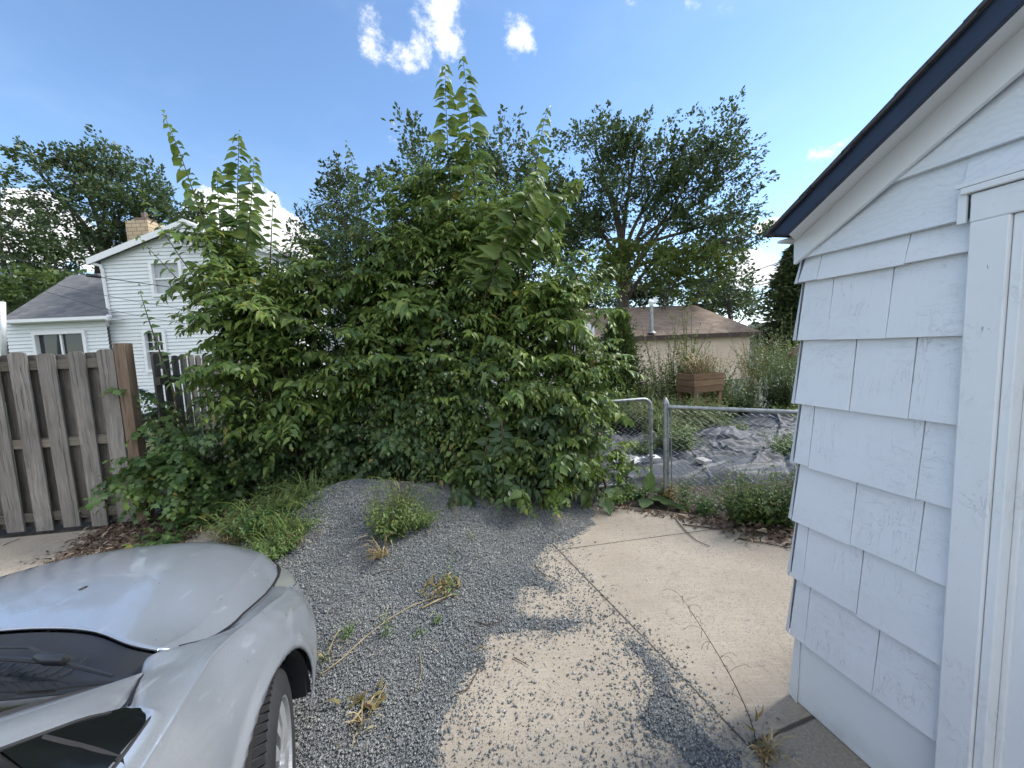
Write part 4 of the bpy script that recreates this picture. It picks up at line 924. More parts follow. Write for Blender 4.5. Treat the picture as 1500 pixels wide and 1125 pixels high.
stick('thin pale stem lying on the near gravel', [(615, 955), (618, 985), (612, 1010)], .002, 'straw')
stick('bent straw lying right of the long stalk', [(690, 955), (705, 948), (722, 952)], .002, 'straw')
stick('small twig on the mound below the red tipped stalk', [(655, 800), (668, 812), (676, 828)], .0022)
# dead leaves in the debris
x, y = [], []
for px, py, sgm, n in [(650, 875, .05, 46), (635, 885, .05, 26), (540, 1045, .05, 26), (662, 870, .03, 14), (1100, 790, .1, 40)]:
    q = U(px, py); x += list(q[0] + rng.normal(size=n) * sgm); y += list(q[1] + rng.normal(size=n) * sgm * .7)
x = np.array(x); y = np.array(y); a, b = gravel_sd(x, y)
slivers('dead_leaves', x, y, np.maximum(gravel_z(x, y, a, b), 0) + .014, rng.uniform(.02, .07, len(x)), rng.uniform(.006, .02, len(x)), M['leaf_dry'], .4)
# ------------------------------------------------------------------ brown shadow-box fence panel
A = U(215, 765); rz = math.atan2(.138, .99)
f = empty('wooden_fence', A, 'weathered grey-brown wooden fence panel with rounded board tops beside the thicket', 'fence', rot=(0, 0, rz))
def board(x, y, z0, z1, w, th, lean=0.):
    c = .03; pts = [(-w / 2, z0), (w / 2, z0), (w / 2, z1 - c), (w / 2 - c * .35, z1 - c * .35), (w / 2 - c * 1.1, z1), (-w / 2 + c * 1.1, z1), (-w / 2 + c * .35, z1 - c * .35), (-w / 2, z1 - c)]
    m = MB(); m.ext([(x + px + lean * (pz - z0), y - th / 2, pz) for px, pz in pts][::-1], (0, th, 0)); return m
rs = random.Random(5)
for i in range(12):
    x = -.145 - .237 * i
    board(x + rs.uniform(-.006, .006), -.034 + rs.uniform(-.002, .002), .03 + rs.uniform(-.012, .014), 1.745 + rs.uniform(-.012, .014), .142 + rs.uniform(-.006, .006), .018, rs.uniform(-.008, .008)).build('board', M['fence'], f, local=True, bevel=.002)
    board(x - .160 + rs.uniform(-.01, .01), .034, .05, 1.735 + rs.uniform(-.01, .012), .135, .018, rs.uniform(-.005, .005)).build('board', M['fence_back'], f, local=True, bevel=.002)
for z in (1.63, .885, .16):
    m = MB(); m.box((-1.48, 0, z), (2.86, .045, .088)); m.build('rail', M['fence_rail'], f, local=True, bevel=.003)
m = MB(); m.box((0, 0, .90), (.098, .098, 1.82)); m.build('post', M['post_wood'], f, local=True, bevel=.004)
m = MB(); m.box((-2.95, 0, .88), (.095, .095, 1.76)); m.build('post', M['fence'], f, local=True, bevel=.004)
# far dark picket fence going back from the post
phi = R(107); dx, dy = math.cos(phi), math.sin(phi); B0 = np.array([-3.70, 3.98, 0])
f2 = empty('wooden_fence', B0, 'dark picket fence with open gaps running back from the brown post behind the leaves', 'fence', rot=(0, 0, phi))
for i in range(30):
    x = .07 + .185 * i + rs.uniform(-.006, .006); board(x, 0, -.1, 1.70 - .004 * i + rs.uniform(-.012, .012), .115, .018).build('picket', M['fence_dark'], f2, local=True)
for z in (1.42, .3):
    m = MB(); m.box((2.8, -.03, z), (5.6, .04, .085)); m.build('rail', M['fence_dark'], f2, local=True)
# ------------------------------------------------------------------ chain-link fence and gate
def chain_mesh(p0, p1, z0, z1, mat, parent, pitch=.066, r=.0030):
    L = np.linalg.norm(p1 - p0); d = (p1 - p0) / L; n = np.array([-d[1], d[0], 0]); hh = z1 - z0; T = []
    nk = int(L / pitch) + 1; step = pitch / 2; rows = int(hh / step)
    for k in range(nk):
        zz = np.arange(rows + 1); xk = k * pitch + np.where(zz % 2 == 0, -step * .98, step * .98) + .5 * pitch
        xk = np.clip(xk, 0, L); off = np.where(zz % 2 == 0, .003, -.003)
        T.append(np.stack([p0[0] + d[0] * xk + n[0] * off, p0[1] + d[1] * xk + n[1] * off, z0 + zz * step + 0 * xk], -1))
    S = Stems(); S.add(np.array(T), r); return S.build('wire_mesh', mat, parent)
M['wire'] = M_plain('wire', (.55, .56, .56), .5, metal=.25)
pA = U(976, 735); rr = U(1185, 597, .97); pB = pA + (rr - U(985, 590, .97)) / np.linalg.norm(rr - U(985, 590, .97)) * 3.2; pB[2] = 0
cf = empty('chain_link_fence', pA, 'galvanised chain-link fence running from its pointed post to behind the shed', 'fence')
m = MB(); m.tube([pA + [0, 0, -.1], pA + [0, 0, .985]], .028, 14); m.tube([pA + [0, 0, .985], pA + [0, 0, 1.0], pA + [0, 0, 1.025], pA + [0, 0, 1.055], pA + [0, 0, 1.062]], [.032, .033, .024, .008, .001], 14)
m.build('post', M['galv'], cf, smooth=True, sharp=40)
for z in (.93, .62, .3): MB().tube([pA + [0, 0, z], pA + [0, 0, z + .022]], .0315, 14).build('tension_band', M['galv'], cf, smooth=True, sharp=40)
for s in (1.15, 2.3, 3.2):
    q = pA + (pB - pA) / 3.2 * s; m = MB(); m.tube([q + [0, 0, -.1], q + [0, 0, .95]], .024, 12); m.build('post', M['galv'], cf, smooth=True, sharp=40)
m = MB(); m.tube([pA + [.0, 0, .965], pB + [0, 0, .965]], .0185, 12); m.build('top_rail', M['galv'], cf, smooth=True, sharp=40)
d_ = (pB - pA) / 3.2; m = MB(); q = pA + d_ * .05; m.box(q + [0, 0, .48], (.006, .018, .93)); m.build('tension_bar', M['galv'], cf)
chain_mesh(pA + d_ * .05, pB, .01, .965, M['wire'], cf)
gl = P(857, 592, 4.05); gr = P(953, 583, 4.2); gb = P(953, 702, 4.2)
z1 = (gl[2] + gr[2]) / 2; z0 = gb[2] - .02; gl = np.array([gl[0], gl[1], 0]); gr = np.array([gr[0], gr[1], 0]); dg = (gr - gl) / np.linalg.norm(gr - gl); up = np.array([0, 0, 1.])
gt = empty('gate', gl + [0, 0, 0], 'chain-link gate with rounded tubular frame standing ajar beside the thicket', 'gate')
def rr_path(a, b, z0, z1, rad, k=6):
    L = np.linalg.norm(b - a); pts = []
    for cxx, czz, a0 in ((L - rad, z0 + rad, -90), (L - rad, z1 - rad, 0), (rad, z1 - rad, 90), (rad, z0 + rad, 180)):
        for i in range(k + 1): an = R(a0 + 90 * i / k); pts.append(a + dg * (cxx + rad * math.cos(an)) + up * (czz + rad * math.sin(an)))
    return pts + [pts[0], pts[1]]
m = MB(); m.tube(rr_path(gl, gr, z0, z1, .09), .0185, 12, cap=False); m.build('frame', M['galv'], gt, smooth=True)
chain_mesh(gl + dg * .02, gr - dg * .02, z0 + .02, z1 - .02, M['wire'], gt)
for z in (z1 - .12, z0 + .28, z0 + .55):
    m = MB(); m.tube([gr + up * (z - .014), gr + up * (z + .014)], .0245, 12); m.box(gr + dg * .03 + up * z, (.03, .012, .02)); m.build('hinge_clamp', M['galv'], gt, smooth=True, sharp=40)
m = MB(); m.tube([gl + [-.03, .0, 0], gl + [-.03, 0, 1.0]], .026, 12); gp_ = m.build('gate_post', M['galv'], gt, smooth=True)

# ------------------------------------------------------------------ tarp spread over the garden bed
xs = np.linspace(.2, 6.2, 420); ys = np.linspace(4.05, 8.3, 300); X, Y = np.meshgrid(xs, ys, indexing='ij')
def ridged(x, y, s, seed): v = np.abs(fbm(x, y, s, 3, seed) - .5) * 2; return (1 - v) ** 4
wx = X + .35 * (fbm(X, Y, 1.3, 3, 2) - .5); wy = Y + .35 * (fbm(X, Y, 1.3, 3, 8) - .5)
Z = .03 + .12 * fbm(X, Y, .7, 2, 6) + .05 * ridged(wx, wy, .9, 31)
rf = np.random.default_rng(5); wx2 = X + .10 * (fbm(X, Y, 2.2, 2, 12) - .5); wy2 = Y + .10 * (fbm(X, Y, 2.2, 2, 18) - .5)
for k in range(270):
    cx_, cy_ = rf.uniform(.3, 4.6), rf.uniform(4.1, 7.6); an_ = rf.normal(.15, .75); ln_ = rf.uniform(.25, 1.0); wd_ = rf.uniform(.022, .06); hh_ = wd_ * rf.uniform(.55, 1.1) * rf.choice([1, 1, -.5])
    u_ = (wx2 - cx_) * math.cos(an_) + (wy2 - cy_) * math.sin(an_); v_ = -(wx2 - cx_) * math.sin(an_) + (wy2 - cy_) * math.cos(an_) + .12 * u_ ** 2
    Z += hh_ * np.clip(1 - np.abs(v_) / wd_, 0, 1) * np.clip(1 - (u_ / ln_) ** 2, 0, 1)
pk = P(1055, 618, 5.6); Z += .22 * np.exp(-((X - pk[0]) / .5) ** 2 - ((Y - pk[1]) / .35) ** 2) + .18 * np.exp(-((X - pk[0] - 1.6) / .9) ** 2 - ((Y - 6.6) / .5) ** 2)
Z -= .25 * smooth(.12, 0, X - .2) + .16 * smooth(.16, .0, Y - 4.05); Z += .02
nx, ny = X.shape; idx = np.arange(nx * ny).reshape(nx, ny)
tp = mesh_np('tarp', np.stack([X, Y, Z - .03 - .08 * smooth(5, 8, Y)], -1), np.stack([idx[:-1, :-1], idx[1:, :-1], idx[1:, 1:], idx[:-1, 1:]], -1), 4, M['tarp'], smooth=True)
setp(tp, 'crumpled black landscape fabric covering the garden bed behind the chain-link fence', 'tarp')
def sheet(label, c, sx, sy, h, mat, name, seed, rot=0., amp=.05):
    n = 16; G = np.zeros((n, n, 3))
    for i in range(n):
        for j in range(n):
            u, v = (i / (n - 1) - .5) * sx, (j / (n - 1) - .5) * sy; a = math.cos(rot) * u - math.sin(rot) * v; b = math.sin(rot) * u + math.cos(rot) * v
            G[i, j] = c + np.array([a + .04 * vnoise(u * 9, v * 9, 1, seed), b, h + amp * float(vnoise(u * 14, v * 14, 1, seed)) + amp * .6 * float(vnoise(u * 30, v * 30, 1, seed + 2))])
    o = MB().grid(G).build(name, M[mat], None, smooth=True); s = o.modifiers.new('s', 'SOLIDIFY'); s.thickness = .002; return setp(o, label, 'sheet')
sheet('crumpled silvery plastic sheet lying on the black fabric behind the gate', P(918, 668, 4.6) * [1, 1, 0], .30, .26, .13, 'sheet_silver', 'plastic_sheet', 4, .5, .07)
o = MB().box(P(958, 675, 4.6) * [1, 1, 0] + [0, 0, .2], (.13, .1, .03), Euler((.15, .1, .3)).to_matrix()).build('white_tray', M['white_paper'], bevel=.006); setp(o, 'small white plastic tray lying on the fabric beside the gate frame', 'tray')
o = MB().box(P(1030, 686, 4.5) * [1, 1, 0] + [0, 0, .16], (.16, .13, .05), Euler((.1, .1, .5)).to_matrix()).build('paver', M['block'], bevel=.008); setp(o, 'grey paving block holding down the fabric behind the fence', 'paver')
o = MB().box(U(458, 1036) + [0, 0, .03], (.05, .035, .022), Euler((.4, .3, .2)).to_matrix()).build('brick_fragment', M['clay'], bevel=.004); setp(o, 'small reddish brick fragment on the gravel just ahead of the front wheel', 'brick')
o = MB().box(gz2(541, 1036) + [0, 0, .012], (.026, .018, .014), Euler((.3, .5, .7)).to_matrix()).build('brick_fragment', M['clay'], bevel=.003); setp(o, 'tiny orange brick chip in the straw on the gravel', 'brick')

# ------------------------------------------------------------------ white shed (local: X along the gable wall towards us, Y into the building)
C0 = U(1165, 1025); az = R(-14.67); tx, ty = -math.sin(az), -math.cos(az); rot = math.atan2(ty, tx)
sh = empty('shed', C0, 'white shed with flaking painted shingles, navy fascia and a door at the right edge', 'shed', rot=(0, 0, rot))
bl = dict(parent=sh, local=True)
WL = 3.1; RS = 1.62      # gable width, ridge position
def Wp(px, py, off):
    t3 = np.array([tx, ty, 0]); n3 = np.array([ty, -tx, 0]); n3 = -n3 if n3[0] > 0 else n3
    r = ray(px, py); q = np.array([0, 0, H]) + r * (((C0 + n3 * off - np.array([0, 0, H])) @ n3) / (r @ n3)); return float((q - C0) @ t3), float(q[2])
def rake_z(s): return 1.985 + .625 * s if s < RS else 1.985 + .625 * (2 * RS - s)
# core walls
m = MB(); m.ext([(0.01, .02, 0), (2 * RS - .01, .02, 0), (2 * RS - .01, .02, 1.95), (RS, .02, 1.95 + .62 * RS), (.01, .02, 1.95)], (0, .08, 0)); m.build('gable_wall', M['p_smooth'], **bl)
m = MB(); m.box((.05, 2.1, .98), (.08, 4.0, 1.96)); m.build('side_wall', M['p_shingle'], **bl)
m = MB(); m.box((2 * RS - .05, 2.1, .98), (.08, 4.0, 1.96)); m.build('side_wall', M['p_shingle'], **bl)
m = MB(); m.ext([(0.01, 4.1, 0), (2 * RS - .01, 4.1, 0), (2 * RS - .01, 4.1, 1.95), (RS, 4.1, 1.95 + .62 * RS), (.01, 4.1, 1.95)], (0, .06, 0)); m.build('gable_wall', M['p_smooth'], **bl)
# shingle courses
zc = [.310, .573, .827, 1.072, 1.323, 1.584, 1.812, 1.93]
gaps = {0: [.085, .235, .33, .43], 1: [.03, .062, .20, .36], 2: [.235, .35], 3: [.10, .17, .29, .405], 4: [.125, .215, .385], 5: [.115, .235, .37]}
gaps = {-1: [.055, .30], 0: [.04, .24], 1: [.21, .40], 2: [.05, .39], 3: [.19, .36], 4: [.105, .29], 5: [.06, .33]}
rs = random.Random(11); m = MB(); far_ = MB()
for k in range(7):
    xsn = [-.004] + gaps[k - 1] + [.50]
    zt = zc[k + 1] + (.004 if k < 6 else -.02)
    for i in range(len(xsn) - 1):
        a, b = xsn[i], xsn[i + 1] - rs.uniform(.0006, .0018); j = rs.uniform(-.0035, .0035); o1 = -.031 + rs.uniform(-.002, .002)
        if i == 0: a = -.012
        m.add([(a, o1, zc[k] + j), (b, o1, zc[k] + j + rs.uniform(-.002, .002)), (b, -.006, zt), (a + .002 if i else a + .010, -.006, zt), (a, .012, zc[k] + j), (b, .012, zc[k] + j), (b, .012, zt), (a, .012, zt)],
              [(0, 1, 2, 3), (4, 7, 6, 5), (0, 4, 5, 1), (1, 5, 6, 2), (3, 2, 6, 7), (0, 3, 7, 4)])
    far_.add([(2.3, -.031, zc[k]), (2 * RS, -.031, zc[k]), (2 * RS, -.006, zt), (2.3, -.006, zt), (2.3, .012, zc[k]), (2 * RS, .012, zc[k])], [(0, 1, 2, 3), (0, 4, 5, 1)])
m.build('shingle_siding', M['p_shingle'], bevel=.0016, **bl); far_.build('shingle_siding', M['p_shingle'], **bl)
# side returns of the woven corner
m = MB()
for k in range(7):
    zt = zc[k + 1]; m.add([(-.036, -.022, zc[k]), (-.014, -.0318, zc[k]), (-.012, -.0065, zt), (-.016, -.004, zt), (-.036, .3, zc[k]), (-.016, .3, zt)], [(0, 1, 2, 3), (4, 0, 3, 5)])
m.build('corner_shingles', M['p_shingle'], **bl)
# skirt and bent corner strip
m = MB(); m.ext([(.012, -.004, .004), (.47, -.004, .004), (.49, -.004, .31), (.012, -.004, .31)], (0, .014, 0)); m.build('skirt_board', M['p_smooth'], bevel=.002, **bl)
m = MB(); m.ext([(-.028, -.006, .012), (.014, -.012, .0), (.022, -.012, .30), (-.006, -.006, .30)], (0, .004, 0)); m.ext([(-.028, -.004, .012), (-.028, .25, .012), (-.006, .25, .30), (-.006, -.004, .30)], (.003, 0, 0)); m.build('corner_strip', M['p_smooth'], **bl)
# clapboards in the gable
m = MB(); z = 1.905; k = 0
while z < 3.0:
    zt = min(z + .172, 3.0)
    def xl(zz): return max(.0, (zz - 1.93) / .625)
    a0, a1 = xl(z) + (.03 if k == 0 else 0), xl(zt)
    if a1 >= RS: break
    x1 = .478 if k == 0 else None
    for (l0, l1, r0, r1) in ([(a0, a1, .455, .455)] if k == 0 else [(a0, a1, 2 * RS - a0, 2 * RS - a1)]):
        m.add([(l0 - .05, -.033, z), (r0, -.033, z), (r1, -.008, zt + .01), (l1 - .05, -.008, zt + .01), (l0 - .05, .012, z), (r0, .012, z), (r1, .012, zt + .01), (l1 - .05, .012, zt + .01)], [(0, 1, 2, 3), (4, 7, 6, 5), (0, 4, 5, 1), (1, 5, 6, 2), (3, 2, 6, 7), (0, 3, 7, 4)])
    z += .170; k += 1
m.add([(.455, -.031, 2.0), (2 * RS - .3, -.031, 2.0), (2 * RS - .3, -.012, 2.075), (.455, -.012, 2.075), (.455, .012, 2.0), (2 * RS - .3, .012, 2.0), (.455, .012, 2.075)], [(0, 1, 2, 3), (0, 4, 5, 1), (0, 3, 6, 4)])
m.build('clapboards', M['p_grain'], bevel=.0015, **bl)
# rake board against the wall, soffit, fascia, roof
m = MB(); m.ext([(-.018, -.050, 1.885), (.002, -.050, 1.897), (RS, -.050, 1.897 + .6 * RS), (RS, -.050, 1.985 + .635 * RS), (-.018, -.050, 1.972)], (0, .018, 0)); 
m.ext([(2 * RS + .018, -.050, 1.885), (2 * RS + .018, -.050, 1.972), (RS + .001, -.050, 1.985 + .635 * RS), (RS + .001, -.050, 1.897 + .6 * RS)], (0, .018, 0)); m.build('rake_board', M['p_smooth'], bevel=.0015, **bl)
Ls = [Wp(1150, 344, .175), Wp(1325, 172, .175), Wp(1500, -1, .175)]; Us = [Wp(1500, -48, .175), Wp(1300, 162, .175), Wp(1128, 343, .175)]; sl0 = (Ls[2][1] - Ls[0][1]) / (Ls[2][0] - Ls[0][0]); sl1 = (Us[0][1] - Us[2][1]) / (Us[0][0] - Us[2][0])
Ls.append((RS, Ls[2][1] + (RS - Ls[2][0]) * sl0)); Us.insert(0, (RS, Ls[3][1] + Us[0][1] - Ls[2][1] + .02)); RU = Us[-1][1]; ru = Us[-1][0]; rsl = (Us[0][1] - RU) / (RS - ru)
m = MB()
m.ext([(Ls[0][0], -.16, Ls[0][1] + .004), (-.02, -.03, 1.972), (RS, -.03, 1.985 + .633 * RS), (RS, -.16, Ls[3][1] + .004)], (0, 0, .012))
m.ext([(2 * RS + .045, -.155, 1.966), (RS + .001, -.155, 1.966 + .62 * RS), (RS + .001, -.03, 1.985 + .633 * RS), (2 * RS + .02, -.03, 1.972)], (0, 0, .012)); m.build('soffit', M['soffit'], **bl)
m = MB()
m.ext([(s, -.175, z) for s, z in Ls + Us], (0, .018, 0)); m.ext([(2 * RS - s, -.175, z) for s, z in (Ls[:1] + Ls[-1:] + Us[:1] + Us[-1:])][::-1], (0, .018, 0)); m.build('fascia', M['navy'], bevel=.002, **bl)
for sg in (0, 1):
    m = MB(); q = (lambda s: 2 * RS - s) if sg else (lambda s: s)
    pts = [(ru - .008, RU - .004), (RS, Us[0][1] - .004), (RS, Us[0][1] + .012), (ru - .008, RU + .010)]
    m.ext([(q(s), -.185, z) for s, z in (pts if not sg else pts[::-1])], (0, 4.5, 0))
    # overlapping shingle edges that step along the rake
    if sg == 0:
        for i in range(13):
            s0 = ru - .012 + i * .135; z0 = RU + .006 + rsl * (s0 - ru); m.add([(s0, -.190, z0 + .006), (s0 + .16, -.190, z0 + .002 + .16 * rsl), (s0 + .16, -.190, z0 - .012 + .16 * rsl), (s0, -.190, z0 - .006), (s0, 4.3, z0 + .006), (s0 + .16, 4.3, z0 + .002 + .16 * rsl)], [(0, 3, 2, 1), (0, 1, 5, 4), (0, 4, 3)])
    m.build('roof', M['roof_dark'], **bl)
m = MB(); m.box((-.03, 2.06, 1.980), (.05, 4.3, .010)); m.build('eave_board', M['soffit'], **bl)
# door casing, jamb and door
m = MB(); m.box((.516, -.030, .955), (.076, .026, 1.87), taper=None); m.box((.4825, -.022, .955), (.010, .012, 1.87)); m.build('door_casing', M['p_peel'], bevel=.004, **bl)
m = MB(); m.box((1.42, -.030, 1.928), (1.885, .026, .076)); m.box((2.315, -.030, .955), (.076, .026, 1.87)); m.build('door_casing', M['p_peel'], bevel=.004, **bl)
m = MB(); m.box((1.42, -.034, 1.977), (1.92, .040, .018)); m.box((1.42, -.022, 1.957), (1.9, .014, .02)); m.build('drip_cap', M['p_peel'], bevel=.003, **bl)
m = MB(); m.box((.462, -.040, 1.935), (.018, .010, .085)); m.box((1.40, -.046, 1.9935), (1.9, .012, .012)); m.build('trim_strip', M['p_smooth'], bevel=.001, **bl)
m = MB(); m.box((.566, .005, .945), (.022, .075, 1.888)); m.box((2.27, .005, .945), (.022, .075, 1.888)); m.box((1.42, .005, 1.878), (1.68, .075, .022)); m.build('door_jamb', M['p_peel'], bevel=.003, **bl)
for q_ in (.584, 2.25): MB().box((q_, .025, .94), (.014, .03, 1.86)).build('door_stop', M['p_peel'], bevel=.003, **bl)
dr = MB(); dr.box((1.42, .062, .94), (1.68, .032, 1.86)); dd = dr.build('door', M['p_peel'], **bl)
m = MB()
for r_ in range(4):
    for c_ in range(4): m.box((.80 + c_ * .414, .043, .30 + r_ * .44), (.32, .010, .34))
m.build('door_panel', M['p_peel'], parent=dd, local=True, bevel=.004)
m = MB(); m.box((.64, .039, .9), (.06, .012, 1.8)); m.build('door_stile', M['p_peel'], parent=dd, local=True, bevel=.003)
# ------------------------------------------------------------------ lap siding panel between two x-functions on a frontal plane
def laps(m, y, z0, z1, xl, xr, step=.125, holes=()):
    z = z0
    while z < z1:
        zt = min(z + step, z1); a0, b0, a1, b1 = xl(z), xr(z), xl(zt), xr(zt)
        segs = [(a0, b0, a1, b1)]
        for (hx0, hx1, hz0, hz1) in holes:
            if z < hz1 and zt > hz0:
                ns = []
                for (p, q, r, s) in segs:
                    if p < hx0: ns.append((p, min(q, hx0), r, min(s, hx0)))
                    if q > hx1: ns.append((max(p, hx1), q, max(r, hx1), s))
                segs = ns
        for (p, q, r, s) in segs:
            if q - p > .01: m.add([(p, y - .032, z), (q, y - .032, z), (s, y, zt), (r, y, zt), (p, y + .01, z), (q, y + .01, z)], [(0, 1, 2, 3), (4, 5, 1, 0)])
        z += step
def fwindow(par, x0, x1, z0, z1, y, fr=.09, mull_h=True, mull_v=False, grid=False, blind=None, glass='window_glass'):
    w = MB(); w.box(((x0 + x1) / 2, y + .02, z0 - fr / 2), (x1 - x0 + 2 * fr, .12, fr)); w.box(((x0 + x1) / 2, y + .02, z1 + fr / 2), (x1 - x0 + 2 * fr, .12, fr))
    w.box((x0 - fr / 2, y + .02, (z0 + z1) / 2), (fr, .12, z1 - z0)); w.box((x1 + fr / 2, y + .02, (z0 + z1) / 2), (fr, .12, z1 - z0))
    o = w.build('window', M['house_trim'], par)
    s = MB()
    if mull_h: s.box(((x0 + x1) / 2, y + .05, (z0 + z1) / 2), (x1 - x0, .05, .05))
    if mull_v: s.box(((x0 + x1) / 2, y + .05, (z0 + z1) / 2), (.06, .05, z1 - z0))
    if grid:
        for k in (1, 2): s.box((x0 + (x1 - x0) * k / 3, y + .06, z0 + (z1 - z0) * .75), (.025, .03, (z1 - z0) * .5))
        s.box(((x0 + x1) / 2, y + .06, z0 + (z1 - z0) * .75), (x1 - x0, .03, .025))
    if s.v: s.build('sash', M['house_trim'], o)
    MB().box(((x0 + x1) / 2, y + .09, (z0 + z1) / 2), (x1 - x0, .01, z1 - z0)).build('pane', M[glass], o)
    if blind:
        MB().box(((x0 + x1) / 2, y + .075, z0 + (z1 - z0) * (1 - blind / 2)), (x1 - x0 - .01, .008, (z1 - z0) * blind)).build('blind', M['blind'], o)
    return o
# ------------------------------------------------------------------ white gabled house on the left
Yh = 13.; pe = P(135, 378, Yh); pk = P(270, 327, Yh); k1 = P(247, 342, Yh); wl = P(148, 385, Yh)
xL = wl[0]; xP = pk[0]; xR = 2 * xP - xL
hs = empty('house', [xP, Yh, -.3], 'white two-storey house with gable roof, tan brick chimney and a low grey-shingled wing', 'house')
eav = 5.02
def roofz(x): x = x if x < xP else 2 * xP - x; return eav + (x - xL) * (k1[2] - eav) / (k1[0] - xL)
def xl_(z): return xL if z < eav else min(xP, xL + (z - eav) * (k1[0] - xL) / (k1[2] - eav))
w1 = P(224, 387, Yh); w1b = P(268, 429, Yh); w2 = P(214, 488, Yh); w2b = P(246, 540, Yh)
m = MB(); top = k1[2] + .02
laps(m, Yh, -.3, top, xl_, lambda z: 2 * xP - xl_(z), .118, [(w1[0], w1b[0], w1b[2], w1[2]), (w2[0], w2b[0], w2b[2], w2[2])])
m.build('siding', M['siding'], hs)
m = MB(); zt = k1[2] + .35; m.ext([(xL, Yh + .12, -.3), (xR, Yh + .12, -.3), (xR, Yh + .12, eav), (xP, Yh + .12, roofz(xP) - .05), (xL, Yh + .12, eav)], (0, 8, 0)); m.build('wall', M['siding'], hs)
fwindow(hs, w1[0], w1b[0], w1b[2], w1[2], Yh - .04, .10, True, blind=.98)
fwindow(hs, w2[0], w2b[0], w2b[2], w2[2], Yh - .04, .10, True, grid=True)
# roof planes with thick rake edge
m = MB(); ov = .25
for sgn in (1, -1):
    fx = (lambda x: x) if sgn == 1 else (lambda x: 2 * xP - x)
    a = (fx(xL - ov), Yh - .2, roofz(xL) - ov * .31 + .04); b = (fx(xP), Yh - .2, roofz(xP) + .04)
    m.ext([a, b, (b[0], b[1], b[2] + .1), (a[0], a[1], a[2] + .1)][::sgn], (0, 8.6, 0))
m.build('roof', M['roof_grey'], hs)
m = MB()
for sgn in (1, -1):
    fx = (lambda x: x) if sgn == 1 else (lambda x: 2 * xP - x)
    a = (fx(xL - ov), Yh - .23, roofz(xL) - ov * .31 - .08); b = (fx(xP), Yh - .23, roofz(xP) - .08)
    m.ext([a, b, (b[0], b[1], b[2] + .2), (a[0], a[1], a[2] + .2)][::sgn], (0, .03, 0))
m.build('rake_trim', M['house_trim'], hs)
# small raised gable with louvred vent
gA = P(247, 342, Yh - .35); gB = P(270, 328, Yh - .35); gw = gB[0] - gA[0]
m = MB(); zb = roofz(xP) - .55
laps(m, Yh - .32, zb, gA[2] + .02, lambda z: gA[0] + .03, lambda z: gB[0] + gw - .03, .118)
laps(m, Yh - .32, gA[2] + .02, gB[2] - .02, lambda z: gA[0] + .03 + (z - gA[2]) * gw / (gB[2] - gA[2]), lambda z: gB[0] + gw - .03 - (z - gA[2]) * gw / (gB[2] - gA[2]), .118); m.build('gable_siding', M['siding'], hs)
m = MB()
for sgn in (1, -1):
    a = np.array([gB[0] - sgn * (gw + .08), Yh - .42, gA[2] - .03]); b = np.array([gB[0], Yh - .42, gB[2] + .03]); m.ext([a, b, b + [0, 0, .12], a + [0, 0, .12]][::sgn], (0, 2.5, 0))
m.build('gable_roof', M['house_trim'], hs)
v0 = P(264, 348, Yh - .35); v1 = P(281, 360, Yh - .35); m = MB(); m.box(((v0[0] + v1[0]) / 2, Yh - .35, (v0[2] + v1[2]) / 2), (v1[0] - v0[0], .05, v0[2] - v1[2]))
vt = m.build('gable_vent', M['house_trim'], hs); m = MB()
for i in range(6): m.box(((v0[0] + v1[0]) / 2, Yh - .385, v1[2] + .04 + i * (v0[2] - v1[2] - .08) / 5), (v1[0] - v0[0] - .08, .02, .018))
m.build('louvre', M_plain('louvre_grey', (.25, .26, .27), .6), vt)
# chimney
c0, c1 = P(186, 355, 14.), P(217, 322, 14.); m = MB(); m.box(((c0[0] + c1[0]) / 2, 14.35, (c1[2] + 4.8) / 2), (c1[0] - c0[0] - .06, .7, c1[2] - 4.8)); ch = m.build('chimney', M['brick_tan'], hs)
m = MB(); cxm = (c0[0] + c1[0]) / 2; m.box((cxm, 14.35, c1[2] + .06), (.45, .42, .16)); m.tube([(cxm + .05, 14.3, c1[2] + .1), (cxm + .05, 14.3, c1[2] + .34)], .09, 10); m.build('chimney_cap', M_plain('cap_metal', (.16, .11, .09), .6), ch)
# gutter end and downspout
m = MB(); m.tube([P(133, 379, Yh - .15), P(136, 386, Yh - .15), P(147, 389, Yh - .1), P(150, 396, Yh - .06), P(161, 466, Yh - .06)], .05, 8); m.box(P(136, 381, Yh) * [1, 0, 1] + [0, Yh + 2.3, 0], (.12, 4.8, .1)); m.build('downspout', M['house_trim'], hs, smooth=True, sharp=40)
# low wing
Yw = 12.8; a = P(-60, 473, Yw); b = P(158, 468, Yw); ez = (P(0, 472, Yw)[2] + b[2]) / 2
m = MB(); ww0, ww1 = P(54, 491, Yw), P(129, 530, Yw)
laps(m, Yw, -.3, ez - .02, lambda z: P(12, 500, Yw)[0], lambda z: P(160, 500, Yw)[0], .118, [(ww0[0], ww1[0], ww1[2], ww0[2])]); m.build('wing_siding', M['siding'], hs)
fwindow(hs, ww0[0], ww1[0], ww1[2], ww0[2], Yw - .04, .10, False, mull_v=True)
r0, r1, r2, r3 = P(-2, 468, Yw - .3), P(160, 466, Yw - .3), P(148, 402, 15.), P(104, 401, 15.); r0[2] = r1[2] = ez + .05; r2[2] = r3[2] = (r2[2] + r3[2]) / 2
m = MB(); m.add([r0, r1, r2, r3, r0 - [0, 0, .05], r1 - [0, 0, .05]], [(0, 1, 2, 3), (4, 5, 1, 0)]); m.add([r0, r3, r3 + [0, 3.2, -.1], r0 + [0, 6, 0]], [(0, 1, 2, 3)]); m.build('wing_roof', M['roof_grey'], hs)
